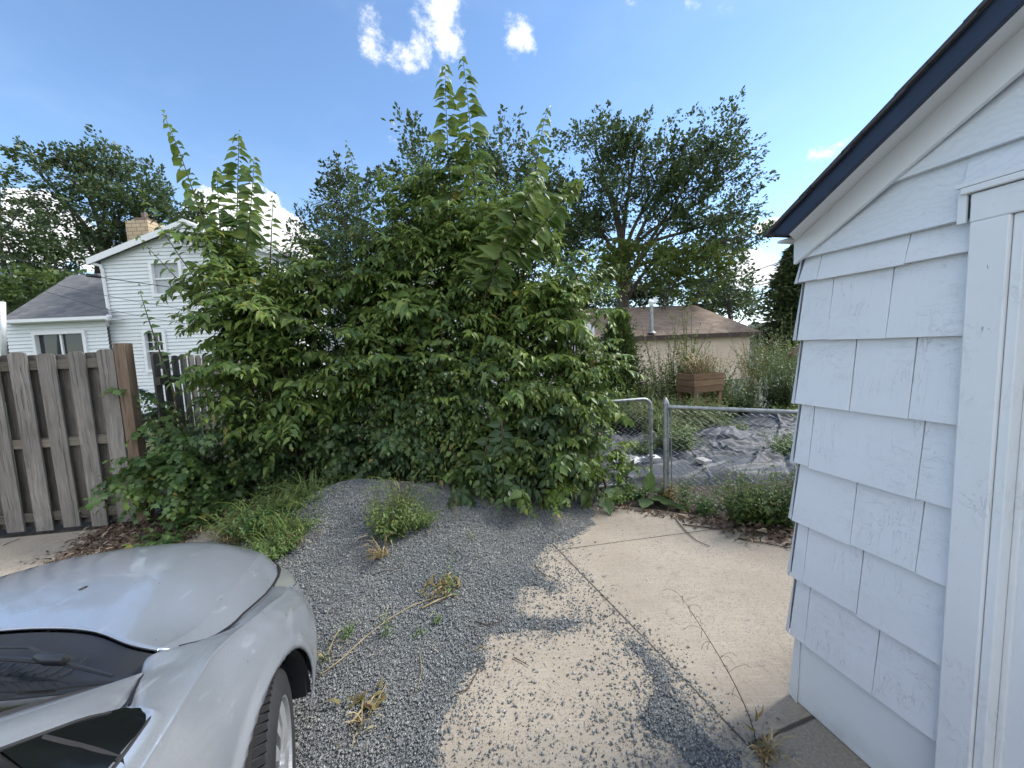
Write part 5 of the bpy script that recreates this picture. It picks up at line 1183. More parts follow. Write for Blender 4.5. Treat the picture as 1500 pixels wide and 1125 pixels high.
m = MB(); m.box(((r0[0] + r1[0]) / 2, Yw - .33, ez), (r1[0] - r0[0] + .05, .07, .10)); m.tube([P(157, 468, Yw - .4), P(160, 462, Yw - .4)], .06, 8); m.build('gutter', M['house_trim'], hs)
m = MB(); m.box(((r0[0] + r1[0]) / 2, Yw - .12, ez - .05), (r1[0] - r0[0], .4, .03)); m.build('wing_soffit', M['house_trim'], hs)
m = MB(); m.box(P(16, 500, Yw) * [1, 0, 0] + [0, Yw + 1.5, 1.3], (.12, 3, 3.1)); m.build('wing_wall', M['siding'], hs)
m = MB(); m.tube([P(6, 520, 12.1), P(4, 442, 12.1)], .06, 10); o = m.build('vent_pipe', M['house_trim'], smooth=True); setp(o, 'white vent pipe standing at the left end of the low grey roof', 'pipe')
# sliver of another white gable at the left edge
hx = P(-40, 385, 22); h2 = P(24, 418, 22); m = MB(); e = empty('house', [hx[0], 22, -.3], 'white gable of a far house at the left edge of the picture behind the trees', 'house')
m.ext([(hx[0] - 4, 22, -.3), (h2[0] + .0, 22, -.3), (h2[0], 22, h2[2]), (hx[0], 22, hx[2])], (0, 6, 0)); m.build('wall', M['siding'], e)
m = MB(); m.ext([(hx[0], 21.7, hx[2]), (h2[0] + .3, 21.7, h2[2] - .15), (h2[0] + .3, 21.7, h2[2] + .15), (hx[0], 21.7, hx[2] + .3)], (0, 6.5, 0)); m.build('roof', M['house_trim'], e)

# ------------------------------------------------------------------ beige garage with brown hip roof
gr_ = empty('garage', [9, 20, -.6], 'beige stucco garage with brown hip roof and dark brown eaves behind the garden', 'garage')
eL, eR = P(860, 494, 19.4), P(1116, 487, 20.6); ez = 1.93; eL[2] = eR[2] = ez; rgL, rgR = P(840, 451, 23.), P(1018, 449, 23.6); zr = (rgR[2] + rgL[2]) / 2; rgL[2] = rgR[2] = zr
bR = eR + [-1.2, 7, 0]; bL = eL + [-1, 7, 0]
m = MB(); m.add([eL, eR, rgR, rgL, bR, bL], [(0, 1, 2, 3), (1, 4, 2), (4, 5, 3, 2), (5, 0, 3)]); m.build('roof', M['roof_brown'], gr_)
d = (eR - eL) / np.linalg.norm(eR - eL)
m = MB(); n_ = np.array([d[1], -d[0], 0]); m.ext([eL + [0, 0, .02], eR + [0, 0, .02], eR - [0, 0, .2], eL - [0, 0, .2]], -n_ * .05); m.ext([eR + [0, 0, .02], bR + [0, 0, .02], bR - [0, 0, .2], eR - [0, 0, .2]], (-.04, 0, 0)); m.build('fascia', M['fascia_brown'], gr_)
m = MB(); i0, i1 = eL - n_ * .4, eR - n_ * .4 - d * .35; i2 = bR + [-.5, 0, 0]
m.ext([[i0[0], i0[1], -.8], [i1[0], i1[1], -.8], [i1[0], i1[1], ez - .05], [i0[0], i0[1], ez - .05]], (0, 6, 0)); m.build('wall', M['stucco'], gr_)
m = MB(); m.add([eL - [0, 0, .19], eR - [0, 0, .19], eR - n_ * .45 - [0, 0, .19], eL - n_ * .45 - [0, 0, .19]], [(0, 1, 2, 3)]); m.build('soffit', M['fascia_brown'], gr_)
v0, v1 = P(955, 488, 19.9), P(954, 446, 19.9); m = MB(); m.tube([v0, v1], .09, 10); m.tube([v0, v0 + [0, 0, .12]], [.24, .1], 10); m.build('vent_pipe', M['galv'], gr_, smooth=True, sharp=40)
m = MB(); m.tube([v1 - [0, 0, .05], v1 + [0, 0, .12], v1 + [0, 0, .25]], [.1, .17, .02], 8); m.box(v1 + [.18, 0, .2], (.22, .1, .22), Euler((0, .5, 0)).to_matrix()); m.build('vent_cowl', M['house_trim'], gr_)
# white outbuilding half hidden behind the thicket
ob = empty('outbuilding', [P(790, 500, 9.5)[0], 9.5, -.3], 'white outbuilding with a low gable seen through the right side of the thicket', 'outbuilding')
q0, q1 = P(690, 395, 9.5), P(868, 478, 9.5); wr = P(846, 500, 9.5)[0]
m = MB(); m.ext([(wr - 3.4, 9.6, -.4), (wr, 9.6, -.4), (wr, 9.6, q1[2] + .1), (q0[0], 9.6, q0[2] - .1), (wr - 3.4, 9.6, q1[2] + .3)], (0, 5, 0)); m.build('wall', M['siding'], ob)
m = MB(); m.ext([(q0[0], 9.3, q0[2] - .22), (q1[0], 9.3, q1[2] - .22), (q1[0], 9.3, q1[2]), (q0[0], 9.3, q0[2])], (0, .06, 0)); m.build('rake_trim', M['house_trim'], ob)
m = MB(); m.ext([(q0[0], 9.28, q0[2]), (q1[0] + .1, 9.28, q1[2] - .03), (q1[0] + .1, 9.28, q1[2] + .06), (q0[0], 9.28, q0[2] + .1)], (0, 5.6, 0)); m.ext([(q0[0], 9.28, q0[2] + .1), (q0[0] - 2.9, 9.28, q1[2] + .2), (q0[0] - 2.9, 9.28, q1[2] + .1), (q0[0], 9.28, q0[2])], (0, 5.6, 0)); m.build('roof', M['roof_brown'], ob)
w = P(822, 498, 9.5); m = MB(); m.box((w[0], 9.56, .9), (.42, .05, 1.5)); dd = m.build('door', M['house_trim'], ob); m = MB()
for k in range(6): m.box((w[0] - .17 + k * .068, 9.525, .9), (.012, .02, 1.4))
m.build('door_board', M['blind'], dd)
# grey neighbour house glimpsed deep behind the thicket
nb = empty('house', [P(545, 430, 17)[0], 17, -.3], 'pale grey house glimpsed through the middle of the thicket', 'house'); c = P(545, 430, 17)
m = MB(); laps(m, 17, -.3, c[2] + .6, lambda z: c[0] - 2.2, lambda z: c[0] + 3, .2); m.build('siding', M['siding'], nb)
m = MB(); m.ext([(c[0] - 2.6, 16.6, c[2] + .55), (c[0] + 3.4, 16.6, c[2] + .55), (c[0] + .4, 16.6, c[2] + 1.3)], (0, 6, 0)); m.build('roof', M['roof_grey'], nb)
fwindow(nb, c[0] - .5, c[0] + .4, c[2] - .6, c[2] + .3, 16.95, .09)
# dark red roof under the conifer
rd = empty('house', [P(1190, 460, 24)[0], 24, -.6], 'house with dark red roof just visible past the shed under the conifer', 'house'); c = P(1178, 455, 24)
m = MB(); m.ext([(c[0] - .8, 24, c[2] - .9), (c[0] + 6, 24, c[2] - .9), (c[0] + 6, 26.5, c[2] + .6), (c[0] + .3, 26.5, c[2] + .6)], (0, 0, .12)); m.build('roof', M_shingles('roof_red', [(.12, .04, .035), (.16, .055, .05), (.1, .04, .04)]), rd)
m = MB(); m.box((c[0] + 2.9, 27, (c[2] - 1.6) / 2), (6, 5, c[2] + .6)); m.build('wall', M['siding'], rd)

# ------------------------------------------------------------------ trees
def bs(x, y, d, z=-.4): q = P(x, y, d); q[2] = z; return q
far_tree('oak_tree', 'big open-crowned oak with leaning limbs above the brown garage roof', bs(911, 448, 25), [
    (880, 215, 48, 42, 25, 1.9), (905, 270, 66, 50, 25, 2.2), (855, 285, 50, 48, 25, 2.0), (958, 255, 42, 52, 24.5, 1.9), (880, 345, 55, 32, 25, 1.9), (1035, 225, 52, 42, 24, 2.0), (1062, 262, 40, 42, 24, 1.8), (1000, 290, 46, 36, 24, 1.8),
    (1058, 320, 45, 28, 23.5, 1.6), (1092, 352, 24, 16, 23.2, 1.0), (985, 335, 38, 26, 24, 1.5), (1000, 215, 30, 26, 24.2, 1.3), (930, 205, 32, 22, 24.8, 1.3), (1018, 360, 46, 20, 24, 1.3)],
    M['leaf_oak'], .16, 40, .48, dens=.62, trunk_r=.42, trunk_top=P(912, 352, 25), group='trees rising behind the houses', limbs_per=7, fork=.45, clump_young=.3)
far_tree('maple_tree', 'lower yellow-green maple in front of the oak above the garage ridge', bs(955, 450, 23), [(935, 395, 42, 32, 22.8, 1.6), (985, 415, 46, 34, 22.8, 1.6), (1030, 410, 42, 40, 23, 1.6), (900, 380, 24, 20, 23.2, 1.2), (985, 385, 34, 22, 23, 1.4)], M['leaf_olive'], .2, 34, .5, dens=.6, trunk_r=.15, group='trees rising behind the houses', clump_young=.5)
far_tree('tree', 'dark tree closing the gap right of the yellow-green maple', bs(1075, 455, 27), [(1060, 375, 36, 42, 27, 2.), (1075, 430, 36, 40, 26, 2.), (1040, 345, 26, 26, 27, 1.6), (1100, 452, 26, 18, 26, 1.6)], M['leaf_oak'], .22, 34, .7, dens=.6, trunk_r=.2, group='trees rising behind the houses')
far_tree('tree', 'rounded dark tree directly behind the tall whips of the thicket', bs(610, 450, 28), [(610, 245, 40, 50, 28, 2.4), (600, 310, 52, 50, 28, 2.4), (640, 300, 50, 60, 28, 2.4), (575, 380, 80, 60, 28, 2.4)], M['leaf_oak'], .24, 34, .75, dens=.6, trunk_r=.35, group='trees rising behind the houses', clump_young=.15)
far_tree('tree', 'dense dark tree between the tall whips and the oak', bs(735, 450, 29), [(735, 225, 40, 32, 29, 2.2), (745, 290, 62, 60, 29, 2.6), (700, 260, 45, 50, 29, 2.4), (800, 262, 38, 34, 28.5, 2.0), (815, 320, 50, 50, 28, 2.2), (740, 370, 90, 60, 28, 2.4), (835, 375, 50, 60, 27, 2.2), (790, 235, 22, 20, 28.8, 1.3)], M['leaf_oak'], .24, 34, .75, dens=.6, trunk_r=.4, group='trees rising behind the houses', clump_young=.2)
far_tree('tree', 'slender blue-green tree tips left of the crooked shoot', bs(490, 450, 26), [(478, 300, 24, 36, 26, 1.4), (500, 288, 22, 36, 26, 1.4), (480, 370, 50, 60, 26, 2.), (535, 330, 36, 60, 26, 2.)], M['leaf_conifer'], .2, 40, .6, dens=.6, trunk_r=.25, group='trees rising behind the houses')
far_tree('tree', 'big wind-swept tree behind the low grey roof and chimney', bs(140, 440, 24), [(110, 245, 46, 26, 24, 2.), (60, 245, 38, 22, 24, 1.8), (150, 262, 52, 40, 24, 2.2), (195, 270, 34, 34, 24, 1.8), (100, 300, 48, 30, 24, 2.), (165, 315, 52, 42, 24, 2.2), (215, 305, 44, 34, 24, 2.), (250, 325, 32, 26, 24.5, 1.8), (150, 352, 40, 22, 24, 2.), (245, 355, 50, 30, 25, 2.)], M['leaf_oak'], .18, 36, .5, dens=.5, trunk_r=.4, trunk_top=P(150, 340, 24), group='trees rising behind the houses', wind=-.35, fork=.5, clump_young=.1)
far_tree('tree', 'dark spreading tree cut by the left edge of the picture', bs(-20, 440, 21), [(0, 290, 40, 40, 21, 2.), (30, 345, 55, 28, 21, 2.), (-40, 330, 60, 60, 21, 2.4), (75, 385, 58, 26, 21.5, 1.8), (25, 395, 40, 20, 21, 1.6), (110, 375, 32, 20, 22, 1.4), (-10, 250, 20, 14, 21, 1.)], M['leaf_oak'], .18, 34, .5, dens=.45, trunk_r=.35, group='trees rising behind the houses', wind=-.3, clump_young=.1)
far_tree('tree', 'low leafy tree peeping over the ridge of the low grey roof', bs(60, 460, 18), [(40, 425, 50, 26, 18, 1.4), (-20, 440, 50, 30, 18, 1.4), (88, 412, 30, 16, 18.5, 1.1)], M['leaf_deep'], .17, 34, .45, dens=1., trunk_r=.12, group='trees rising behind the houses', young=.1)
far_tree('tree', 'dark tree filling the gap between the white gable and the thicket', bs(330, 450, 26), [(290, 350, 34, 24, 26, 1.8), (320, 340, 36, 30, 26, 2.), (270, 330, 22, 16, 26, 1.4)], M['leaf_oak'], .22, 34, .6, dens=.7, trunk_r=.25, group='trees rising behind the houses')
far_tree('tree', 'band of dark trees low behind the garage roof left of the oak trunk', bs(870, 450, 31), [(870, 425, 40, 26, 31, 2.), (915, 432, 30, 20, 31, 2.), (840, 430, 40, 30, 31, 2.)], M['leaf_oak'], .22, 36, .6, dens=.8, trunk_r=.2, group='trees rising behind the houses')
far_tree('tree', 'band of dark trees low behind the garage roof right of the oak trunk', bs(1000, 450, 31), [(960, 436, 40, 20, 31, 2.), (1010, 430, 40, 26, 31, 2.), (1055, 428, 34, 30, 31, 2.), (1085, 440, 24, 24, 31, 2.)], M['leaf_oak'], .22, 36, .6, dens=.8, trunk_r=.2, group='trees rising behind the houses')
# conifers
def conifer(label, base, top, r, mat, n=5200, leaf=.16, name='conifer', group=None, up=.1, dens_pow=.8, trunk=.12):
    e = empty(name, base, label, 'conifer', group); base = np.asarray(base, float); top = np.asarray(top, float); h = top[2] - base[2]
    LV = Leaves(); ST = Stems(); nb = n // 26
    t_ = rng.uniform(.03, 1, nb) ** dens_pow; an = rng.uniform(0, 6.28, nb); rr = r * (1 - t_) ** .75 * rng.uniform(.75, 1.12, nb) + .04 * r
    S = base + (top - base) * t_[:, None]; dr = np.stack([np.cos(an), np.sin(an), np.full(nb, up) + .5 * t_], -1); dr = nz(dr)
    K = 26; u = np.linspace(.15, 1, K); Pt = S[:, None] + dr[:, None] * (rr[:, None] * u)[..., None]; Pt[..., 2] -= .10 * rr[:, None] * u ** 2
    ST.add(Pt[:, ::5], .012)
    off = rng.normal(size=(nb, K, 3)) * (rr[:, None, None] * .12 + .03) * [1, 1, .6]
    d = dr[:, None] * .8 + off * 4 + rng.normal(size=(nb, K, 3)) * .3
    Lf = leaf * rng.uniform(.6, 1.3, (nb, K)); LV.add((Pt + off).reshape(-1, 3), d.reshape(-1, 3), (np.array([0, 0, 1.]) + rng.normal(size=(nb, K, 3)) * .5).reshape(-1, 3), Lf.ravel(), (Lf * .42).ravel(), (rng.uniform(0, .25, (nb, K))).ravel(), T_RH)
    LV.build('crown', mat, e); MB().tube([base, (base + top) / 2, top], [trunk, trunk * .6, .01], 8).build('trunk', M['bark'], e, smooth=True); ST.build('branches', M['bark'], e); return e
conifer('tall dark spruce beside the shed eave on the right', bs(1172, 470, 22), P(1168, 362, 22), 2.7, M['leaf_conifer'], 16000, .3, 'spruce_tree', up=.1, dens_pow=.75)
conifer('second dark spruce further right, mostly behind the shed', bs(1215, 470, 21), P(1215, 366, 21), 2.6, M['leaf_conifer'], 14000, .26, 'spruce_tree', up=.25)
conifer('neat dark green arborvitae cone at the left end of the garage wall', bs(906, 575, 8, -.1), P(906, 458, 8), .8, M_leaf('leaf_thuja', [(.02, .05, .015), (.035, .08, .02), (.05, .1, .025)], trans=.15), 20000, .075, 'arborvitae', up=1.0, trunk=.04)
# garden beyond the fence
GG = 'plants in the overgrown garden'
gd = lambda px, py, d: np.array([P(px, py, d)[0], d, float(gz(P(px, py, d)[0], d)) + .02])
for lb, px, d, h, r, n, mt, lf, kw in [
    ('mound of long arching grass behind the gate', 975, 6.6, 1.0, .85, 0, 'leaf_grey', .05, dict(blades=620, bl=.85, bmat='leaf_grey')),
    ('second clump of arching grass behind the fence post', 940, 7.2, 1.1, .7, 0, 'leaf_grey', .05, dict(blades=420, bl=.9, bmat='leaf_weed')),
    ('tuft of grass hanging over the tarp right of the gate', 985, 5.4, .62, .35, 20, 'leaf_weed', .05, dict(blades=200, bl=.5, bmat='leaf_grey')),
    ('leafy weeds hiding the legs of the planter box', 1030, 6.5, .75, .55, 60, 'leaf_weed', .05, dict(blades=140, bl=.5, bmat='leaf_grey')),
    ('tall yellowing weed in front of the beige wall left of the planter', 985, 8.2, 1.9, .6, 44, 'leaf_olive', .075, {}),
    ('tallest green shoot reaching over the garage roof behind the planter', 1008, 8.0, 2.3, .3, 16, 'leaf_olive', .08, dict(spread=.4)),
    ('feathery sunlit plants growing in front of the planter wall', 960, 7.6, 1.35, .5, 50, 'leaf_grey', .05, {}),
    ('loose leafy plant right behind the planter box', 1045, 8.2, 1.5, .5, 50, 'leaf_olive', .07, {}),
    ('grey-green bush hugging the right side of the planter', 1080, 7.3, 1.1, .5, 70, 'leaf_deep', .05, {}),
    ('slim stalks with reddish leaves against the beige wall', 1100, 8.3, 1.75, .25, 14, 'leaf_dry', .06, dict(spread=.4)),
    ('tall weed column at the right corner of the beige wall', 1105, 8.8, 2.0, .25, 12, 'leaf_weed', .07, dict(spread=.4)),
    ('leafy bush at the foot of the picket fence by the shed', 1150, 7.3, 1.5, .5, 70, 'leaf_deep', .06, {}),
    ('tall shoot beside the shed corner with pale tip', 1155, 8.0, 2.1, .22, 10, 'leaf_olive', .07, dict(spread=.4)),
    ('dense pale green hedge plant behind the picket fence', 1145, 10.5, 1.9, .9, 130, 'leaf_grey', .09, {}),
    ('green weed mat at the far edge of the tarp', 1100, 7.4, .5, .6, 80, 'leaf_weed', .06, {}),
    ('second green weed mat beside the shed at the tarp edge', 1165, 6.6, .5, .4, 60, 'leaf_weed', .06, {}),
    ('small weed growing through the middle of the tarp', 1075, 6.3, .3, .25, 22, 'leaf_weed', .045, {}),
    ('weeds on the tarp close to the shed corner', 1160, 4.8, .4, .35, 40, 'leaf_elm', .05, {}),
    ('pale spindly weed right behind the fence post', 1000, 5.0, .6, .2, 14, 'leaf_weed', .05, {}),
    ('small weed growing on the tarp inside the gate', 935, 5.2, .3, .22, 26, 'leaf_weed', .04, {}),
    ('leafy bush under the arborvitae beside the thicket', 890, 7.0, .9, .5, 60, 'leaf_elm', .07, {})]:
    weed('garden_plant', lb, 'plant', gd(px, 560, d), h, r, mt, int(n * 2), lf * 1.35, .5, GG, K=24, **kw)
# raised planter box
bx0, bx1 = P(1001, 548, 7.), P(1057, 583, 7.); cxm = (bx0[0] + bx1[0]) / 2; w_ = bx1[0] - bx0[0]; zt, zb = 1.0, .66; rz = .35
pb = empty('planter_box', [cxm, 7.1, -.1], 'raised wooden planter box on legs with dry plants among the garden weeds', 'planter', rot=(0, 0, rz)); bl2 = dict(parent=pb, local=True)
for k in range(3):
    m = MB(); zz = .76 + k * .115 + .06; m.box((0, -.2, zz), (w_, .03, .108)); m.box((0, .2, zz), (w_, .03, .108)); m.box((-w_ / 2 + .0, 0, zz), (.03, .37, .108)); m.box((w_ / 2, 0, zz), (.03, .37, .108)); m.build('side_board', M['cedar'], bevel=.004, **bl2)
for sx in (-1, 1):
    for sy in (-1, 1): MB().box((sx * (w_ / 2 - .06), sy * .16, .42), (.07, .06, .86)).build('leg', M['cedar'], bevel=.003, **bl2)
MB().box((0, 0, 1.02), (w_ - .05, .36, .04)).build('soil', M['soil'], **bl2)
weed('potted_plant', 'dry straw-coloured grasses and stalks growing in the planter box', 'plant', [cxm, 7.1, .93], .62, .42, 'leaf_dry', 46, .05, .35, None, K=12, blades=150, bl=.55, bmat='straw')
# white picket fence
pf = empty('picket_fence', [4.2, 8.2, -.15], 'white picket fence with pointed tops half hidden by garden weeds', 'fence', rot=(0, 0, .12))
for i in range(22):
    x = -.3 + i * .13; m = MB(); m.ext([(x - .035, 0, 0), (x + .035, 0, 0), (x + .035, 0, .82), (x, 0, .90), (x - .035, 0, .82)], (0, .02, 0)); m.build('picket', M['paint_white'], pf, local=True)
for z in (.2, .66): MB().box((1.1, .04, z), (2.9, .03, .07)).build('rail', M['paint_white'], pf, local=True)
for x in (-.35, 1.0, 2.5): MB().box((x, .06, .45), (.09, .09, .95)).build('post', M['paint_white'], pf, local=True)
# brown leaning board near the shed corner
o = MB().box(P(1172, 508, 7.2), (.5, .04, .07), Euler((0, -.7, 0)).to_matrix()).build('plank', M['post_wood']); setp(o, 'pale plank leaning behind the shed corner above the pickets', 'plank')
# ------------------------------------------------------------------ overhead lines
def wire(label, pts, r=.012):
    P3 = [P(*q) for q in pts]; b = MB().tube(P3, r, 5).build('power_line', M['cable'], None, smooth=True); setp(b, label, 'power line', 'overhead lines'); return b
wire('cable sagging across the white gable to the left edge, with a black splice', [(-60, 362, 11), (35, 382, 11), (132, 404, 11), (215, 416, 11), (299, 427, 11), (380, 440, 11)], .011)
o = MB().tube([P(128, 403, 11), P(146, 405, 11)], .05, 8).build('cable_splice', M['plastic_black'], None, smooth=True); setp(o, 'black cylindrical splice on the cable left of the white gable', 'cable splice')
wire('thin cable running over the low grey roof toward the thicket', [(-60, 385, 11), (60, 412, 11), (150, 432, 11), (230, 447, 11), (320, 462, 11)], .006)
wire('lowest thin cable over the low grey roof', [(-60, 392, 10.8), (60, 425, 10.8), (150, 452, 10.8), (230, 468, 10.8), (300, 478, 10.8)], .006)
wire('cable from the trees up to the tip of the shed eave', [(920, 412, 16), (1000, 392, 13), (1080, 362, 10), (1131, 343, 8), (1200, 318, 6.5)], .007)
wire('thicker cable dropping behind the shed wall above the spruce', [(960, 425, 17), (1080, 405, 14), (1140, 385, 12), (1200, 358, 10)], .013)
wire('faint high cable low in the gap beside the spruce', [(1000, 440, 24), (1060, 428, 24), (1120, 415, 24), (1200, 398, 24)], .012)
wire('lowest faint cable in the gap beside the spruce', [(1000, 452, 26), (1060, 443, 26), (1120, 434, 26), (1200, 420, 26)], .010)
# ------------------------------------------------------------------ silver hatchback (local: X forward, Y left, Z up)
th = R(-12); carO = (-1.6, 1.15, 0)
car = empty('parked_car', carO, 'silver hatchback parked on the gravel with its bonnet toward the thicket', 'car', rot=(0, 0, R(90) - th))
cl = dict(parent=car, local=True)
def cr(C, n, ax=0):
    """Catmull-Rom resample of control array along axis"""
    C = np.moveaxis(np.asarray(C, float), ax, 0); k = len(C); t = np.linspace(0, k - 1, n); i = np.minimum(t.astype(int), k - 2); f = (t - i).reshape(-1, *([1] * (C.ndim - 1)))
    p0 = np.where((i > 0).reshape(f.shape), C[np.maximum(i - 1, 0)], 2 * C[i] - C[i + 1]); p1 = C[i]; p2 = C[i + 1]; p3 = np.where((i < k - 2).reshape(f.shape), C[np.minimum(i + 2, k - 1)], 2 * C[i + 1] - C[i])
    r = .5 * (2 * p1 + (p2 - p0) * f + (2 * p0 - 5 * p1 + 4 * p2 - p3) * f ** 2 + (-p0 + 3 * p1 - 3 * p2 + p3) * f ** 3)
    return np.moveaxis(r, 0, ax)
mir = lambda G: G * np.array([1, -1, 1.])
def surf(name, G, mat, parent=car, mask=None, flip=False, both=True, thick=0, smooth=True):
    """grid patch: welded across the centre line when it reaches it, otherwise one object per side"""
    if both and mask is None and np.abs(G[:, 0, 1]).max() < 1e-6: jobs = [(np.concatenate([mir(G)[:, ::-1][:, :-1], G], 1), flip)]
    elif both: jobs = [(G, flip), (mir(G), not flip)]
    else: jobs = [(G, flip)]
    if mask is not None: jobs = [(np.concatenate([G, mir(G)], 0), flip)]
    out = []
    for k, (g_, fl) in enumerate(jobs):
        a, b = g_.shape[:2]; idx = np.arange(a * b).reshape(a, b); q = np.stack([idx[:-1, :-1], idx[:-1, 1:], idx[1:, 1:], idx[1:, :-1]], -1)
        if mask is not None:
            h = a // 2; q1 = q[:h - 1][mask]; q2 = q[h:][mask][:, ::-1]; q = np.concatenate([q1, q2])
        q = q.reshape(-1, 4)
        if fl: q = q[:, ::-1]
        used, inv = np.unique(q.ravel(), return_inverse=True); par = parent[min(k, len(parent) - 1)] if isinstance(parent, list) else parent
        V = g_.reshape(-1, 3)[used]; o = mesh_np(name, V, inv, 4, mat, par, smooth, True)
        if thick: s = o.modifiers.new('s', 'SOLIDIFY'); s.thickness = thick; s.offset = -1
        out.append(o)
    return out
# bonnet control net: rows rear -> front, columns centre -> shut line
HC = np.array([
 [(-.145, 0, .876), (-.175, -.20, .874), (-.222, -.36, .869), (-.300, -.50, .861), (-.335, -.585, .849), (-.322, -.618, .836)],
 [(-.02, 0, .872), (-.04, -.20, .869), (-.08, -.37, .859), (-.15, -.50, .838), (-.19, -.600, .806), (-.225, -.660, .786)],
 [(.14, 0, .862), (.13, -.20, .858), (.11, -.36, .846), (.06, -.48, .820), (.017, -.580, .780), (-.06, -.672, .748)],
 [(.32, 0, .838), (.31, -.20, .833), (.29, -.34, .819), (.25, -.45, .792), (.214, -.554, .750), (.09, -.665, .705)],
 [(.48, 0, .800), (.475, -.20, .793), (.46, -.32, .778), (.43, -.42, .753), (.36, -.530, .722), (.21, -.648, .672)],
 [(.60, 0, .748), (.595, -.18, .738), (.58, -.29, .725), (.55, -.39, .706), (.475, -.507, .692), (.335, -.625, .652)],
 [(.665, 0, .700), (.66, -.18, .690), (.645, -.28, .680), (.625, -.38, .662), (.56, -.48, .652), (.44, -.585, .638)]])
c4 = HC[:, 4]; HC = np.stack([HC[:, 0], HC[:, 1], HC[:, 2], HC[:, 3], c4 + (HC[:, 3] - c4) * .13 + [0, 0, .004], c4 + [0, 0, .005] + (HC[:, 5] - c4) * .12 + [0, 0, .0], HC[:, 5]], 1)
HG = cr(cr(HC, 80, 0), 72, 1)
surf('hood', HG, M['car'], flip=False, thick=.006)
# dark gap under bonnet edges
rearE = HG[0] + [-.004, 0, -.012]
# side: columns top -> bottom, rows rear -> front
def row(X, Y, Z, YB=None): return [(X[i] if hasattr(X, '__len__') else X, Y[i], Z[i]) for i in range(6)]
SC_ = [
 [(-3.40, -.02, .93), (-3.46, -.02, .86), (-3.50, -.02, .72), (-3.51, -.02, .5), (-3.49, -.02, .32), (-3.44, -.02, .2)],
 [(-3.34, -.45, .93), (-3.40, -.45, .86), (-3.44, -.46, .72), (-3.46, -.48, .5), (-3.44, -.48, .32), (-3.40, -.46, .2)],
 [(-3.15, -.64, .94), (-3.20, -.69, .86), (-3.24, -.73, .72), (-3.25, -.74, .5), (-3.24, -.74, .32), (-3.2, -.70, .2)],
 row(-2.9, (-.68, -.735, -.785, -.795, -.79, -.75), (.945, .86, .72, .5, .32, .2)),
 row(-2.3, (-.70, -.76, -.80, -.81, -.80, -.77), (.94, .86, .72, .5, .32, .18)),
 row(-1.6, (-.71, -.765, -.80, -.815, -.805, -.77), (.925, .86, .72, .5, .32, .17)),
 row(-1.05, (-.72, -.77, -.80, -.815, -.805, -.77), (.915, .86, .72, .5, .32, .17)),
 row(-.80, (-.735, -.768, -.797, -.812, -.805, -.77), (.908, .86, .72, .5, .32, .17)),
 row((-.625, -.64, -.65, -.65, -.65, -.65), (-.738, -.765, -.795, -.81, -.80, -.77), (.902, .865, .72, .5, .32, .17)),
 row((-.59, -.56, -.55, -.55, -.55, -.55), (-.712, -.760, -.795, -.808, -.80, -.77), (.905, .866, .72, .5, .32, .17)),
 row((-.50, -.46, -.46, -.46, -.46, -.46), (-.655, -.745, -.793, -.806, -.80, -.77), (.886, .855, .72, .5, .32, .17)),
 row((-.43, -.385, -.37, -.37, -.37, -.37), (-.618, -.735, -.792, -.806, -.80, -.77), (.862, .845, .72, .5, .32, .17)),
 row((-.352, -.30, -.28, -.28, -.28, -.28), (-.585, -.735, -.792, -.806, -.80, -.77), (.849, .825, .715, .5, .32, .17)),
 row((-.318, -.24, -.21, -.20, -.20, -.20), (-.632, -.735, -.792, -.806, -.80, -.77), (.825, .808, .71, .5, .32, .18)),
 row((-.19, -.15, -.12, -.12, -.12, -.12), (-.667, -.735, -.790, -.805, -.80, -.77), (.776, .780, .70, .5, .32, .18)),
 row((-.06, -.04, -.03, -.03, -.03, -.03), (-.674, -.732, -.786, -.80, -.795, -.77), (.746, .745, .68, .5, .32, .19)),
 row((.09, .08, .07, .06, .06, .06), (-.668, -.725, -.778, -.795, -.79, -.77), (.703, .700, .64, .49, .32, .2)),
 row((.205, .20, .18, .15, .14, .12), (-.652, -.705, -.765, -.79, -.785, -.765), (.669, .660, .60, .47, .32, .2)),
 row((.27, .29, .285, .25, .21, .18), (-.665, -.690, -.728, -.775, -.78, -.76), (.632, .610, .56, .45, .32, .2)),
 row((.35, .39, .40, .37, .32, .28), (-.672, -.675, -.68, -.725, -.74, -.73), (.600, .575, .53, .44, .32, .2)),
 row((.48, .51, .54, .52, .48, .44), (-.575, -.575, -.58, -.60, -.61, -.60), (.580, .56, .51, .42, .31, .19)),
 row((.60, .63, .66, .65, .62, .58), (-.40, -.40, -.40, -.41, -.41, -.41), (.570, .55, .50, .41, .30, .19)),
 row((.67, .70, .73, .72, .69, .65), (-.20, -.20, -.20, -.20, -.20, -.20), (.565, .55, .50, .41, .30, .19)),
 row((.685, .715, .745, .735, .70, .66), (-.0, -.0, -.0, -.0, -.0, -.0), (.565, .55, .50, .41, .30, .19))]
SA = np.array(SC_)
SA = np.concatenate([SA[:13], (SA[12:13] * .5 + SA[13:14] * .5), SA[13:14], (SA[13:14] + SA[14:15]) / 2, SA[14:15], (SA[14:15] + SA[15:16]) / 2, SA[15:]])
eX, eY, eZ = HG[:, -1].T
for r_ in SA[13:]:
    if -.32 < r_[0, 0] < .25: r_[0, 1] = np.interp(r_[0, 0], eX, eY) - .004; r_[0, 2] = np.interp(r_[0, 0], eX, eZ) - .003
SA[13, 0] = [-.327, -.612, .832]; SA[14, 0, :2] = [-.312, -.628]; SA[14, 0, 2] = .826
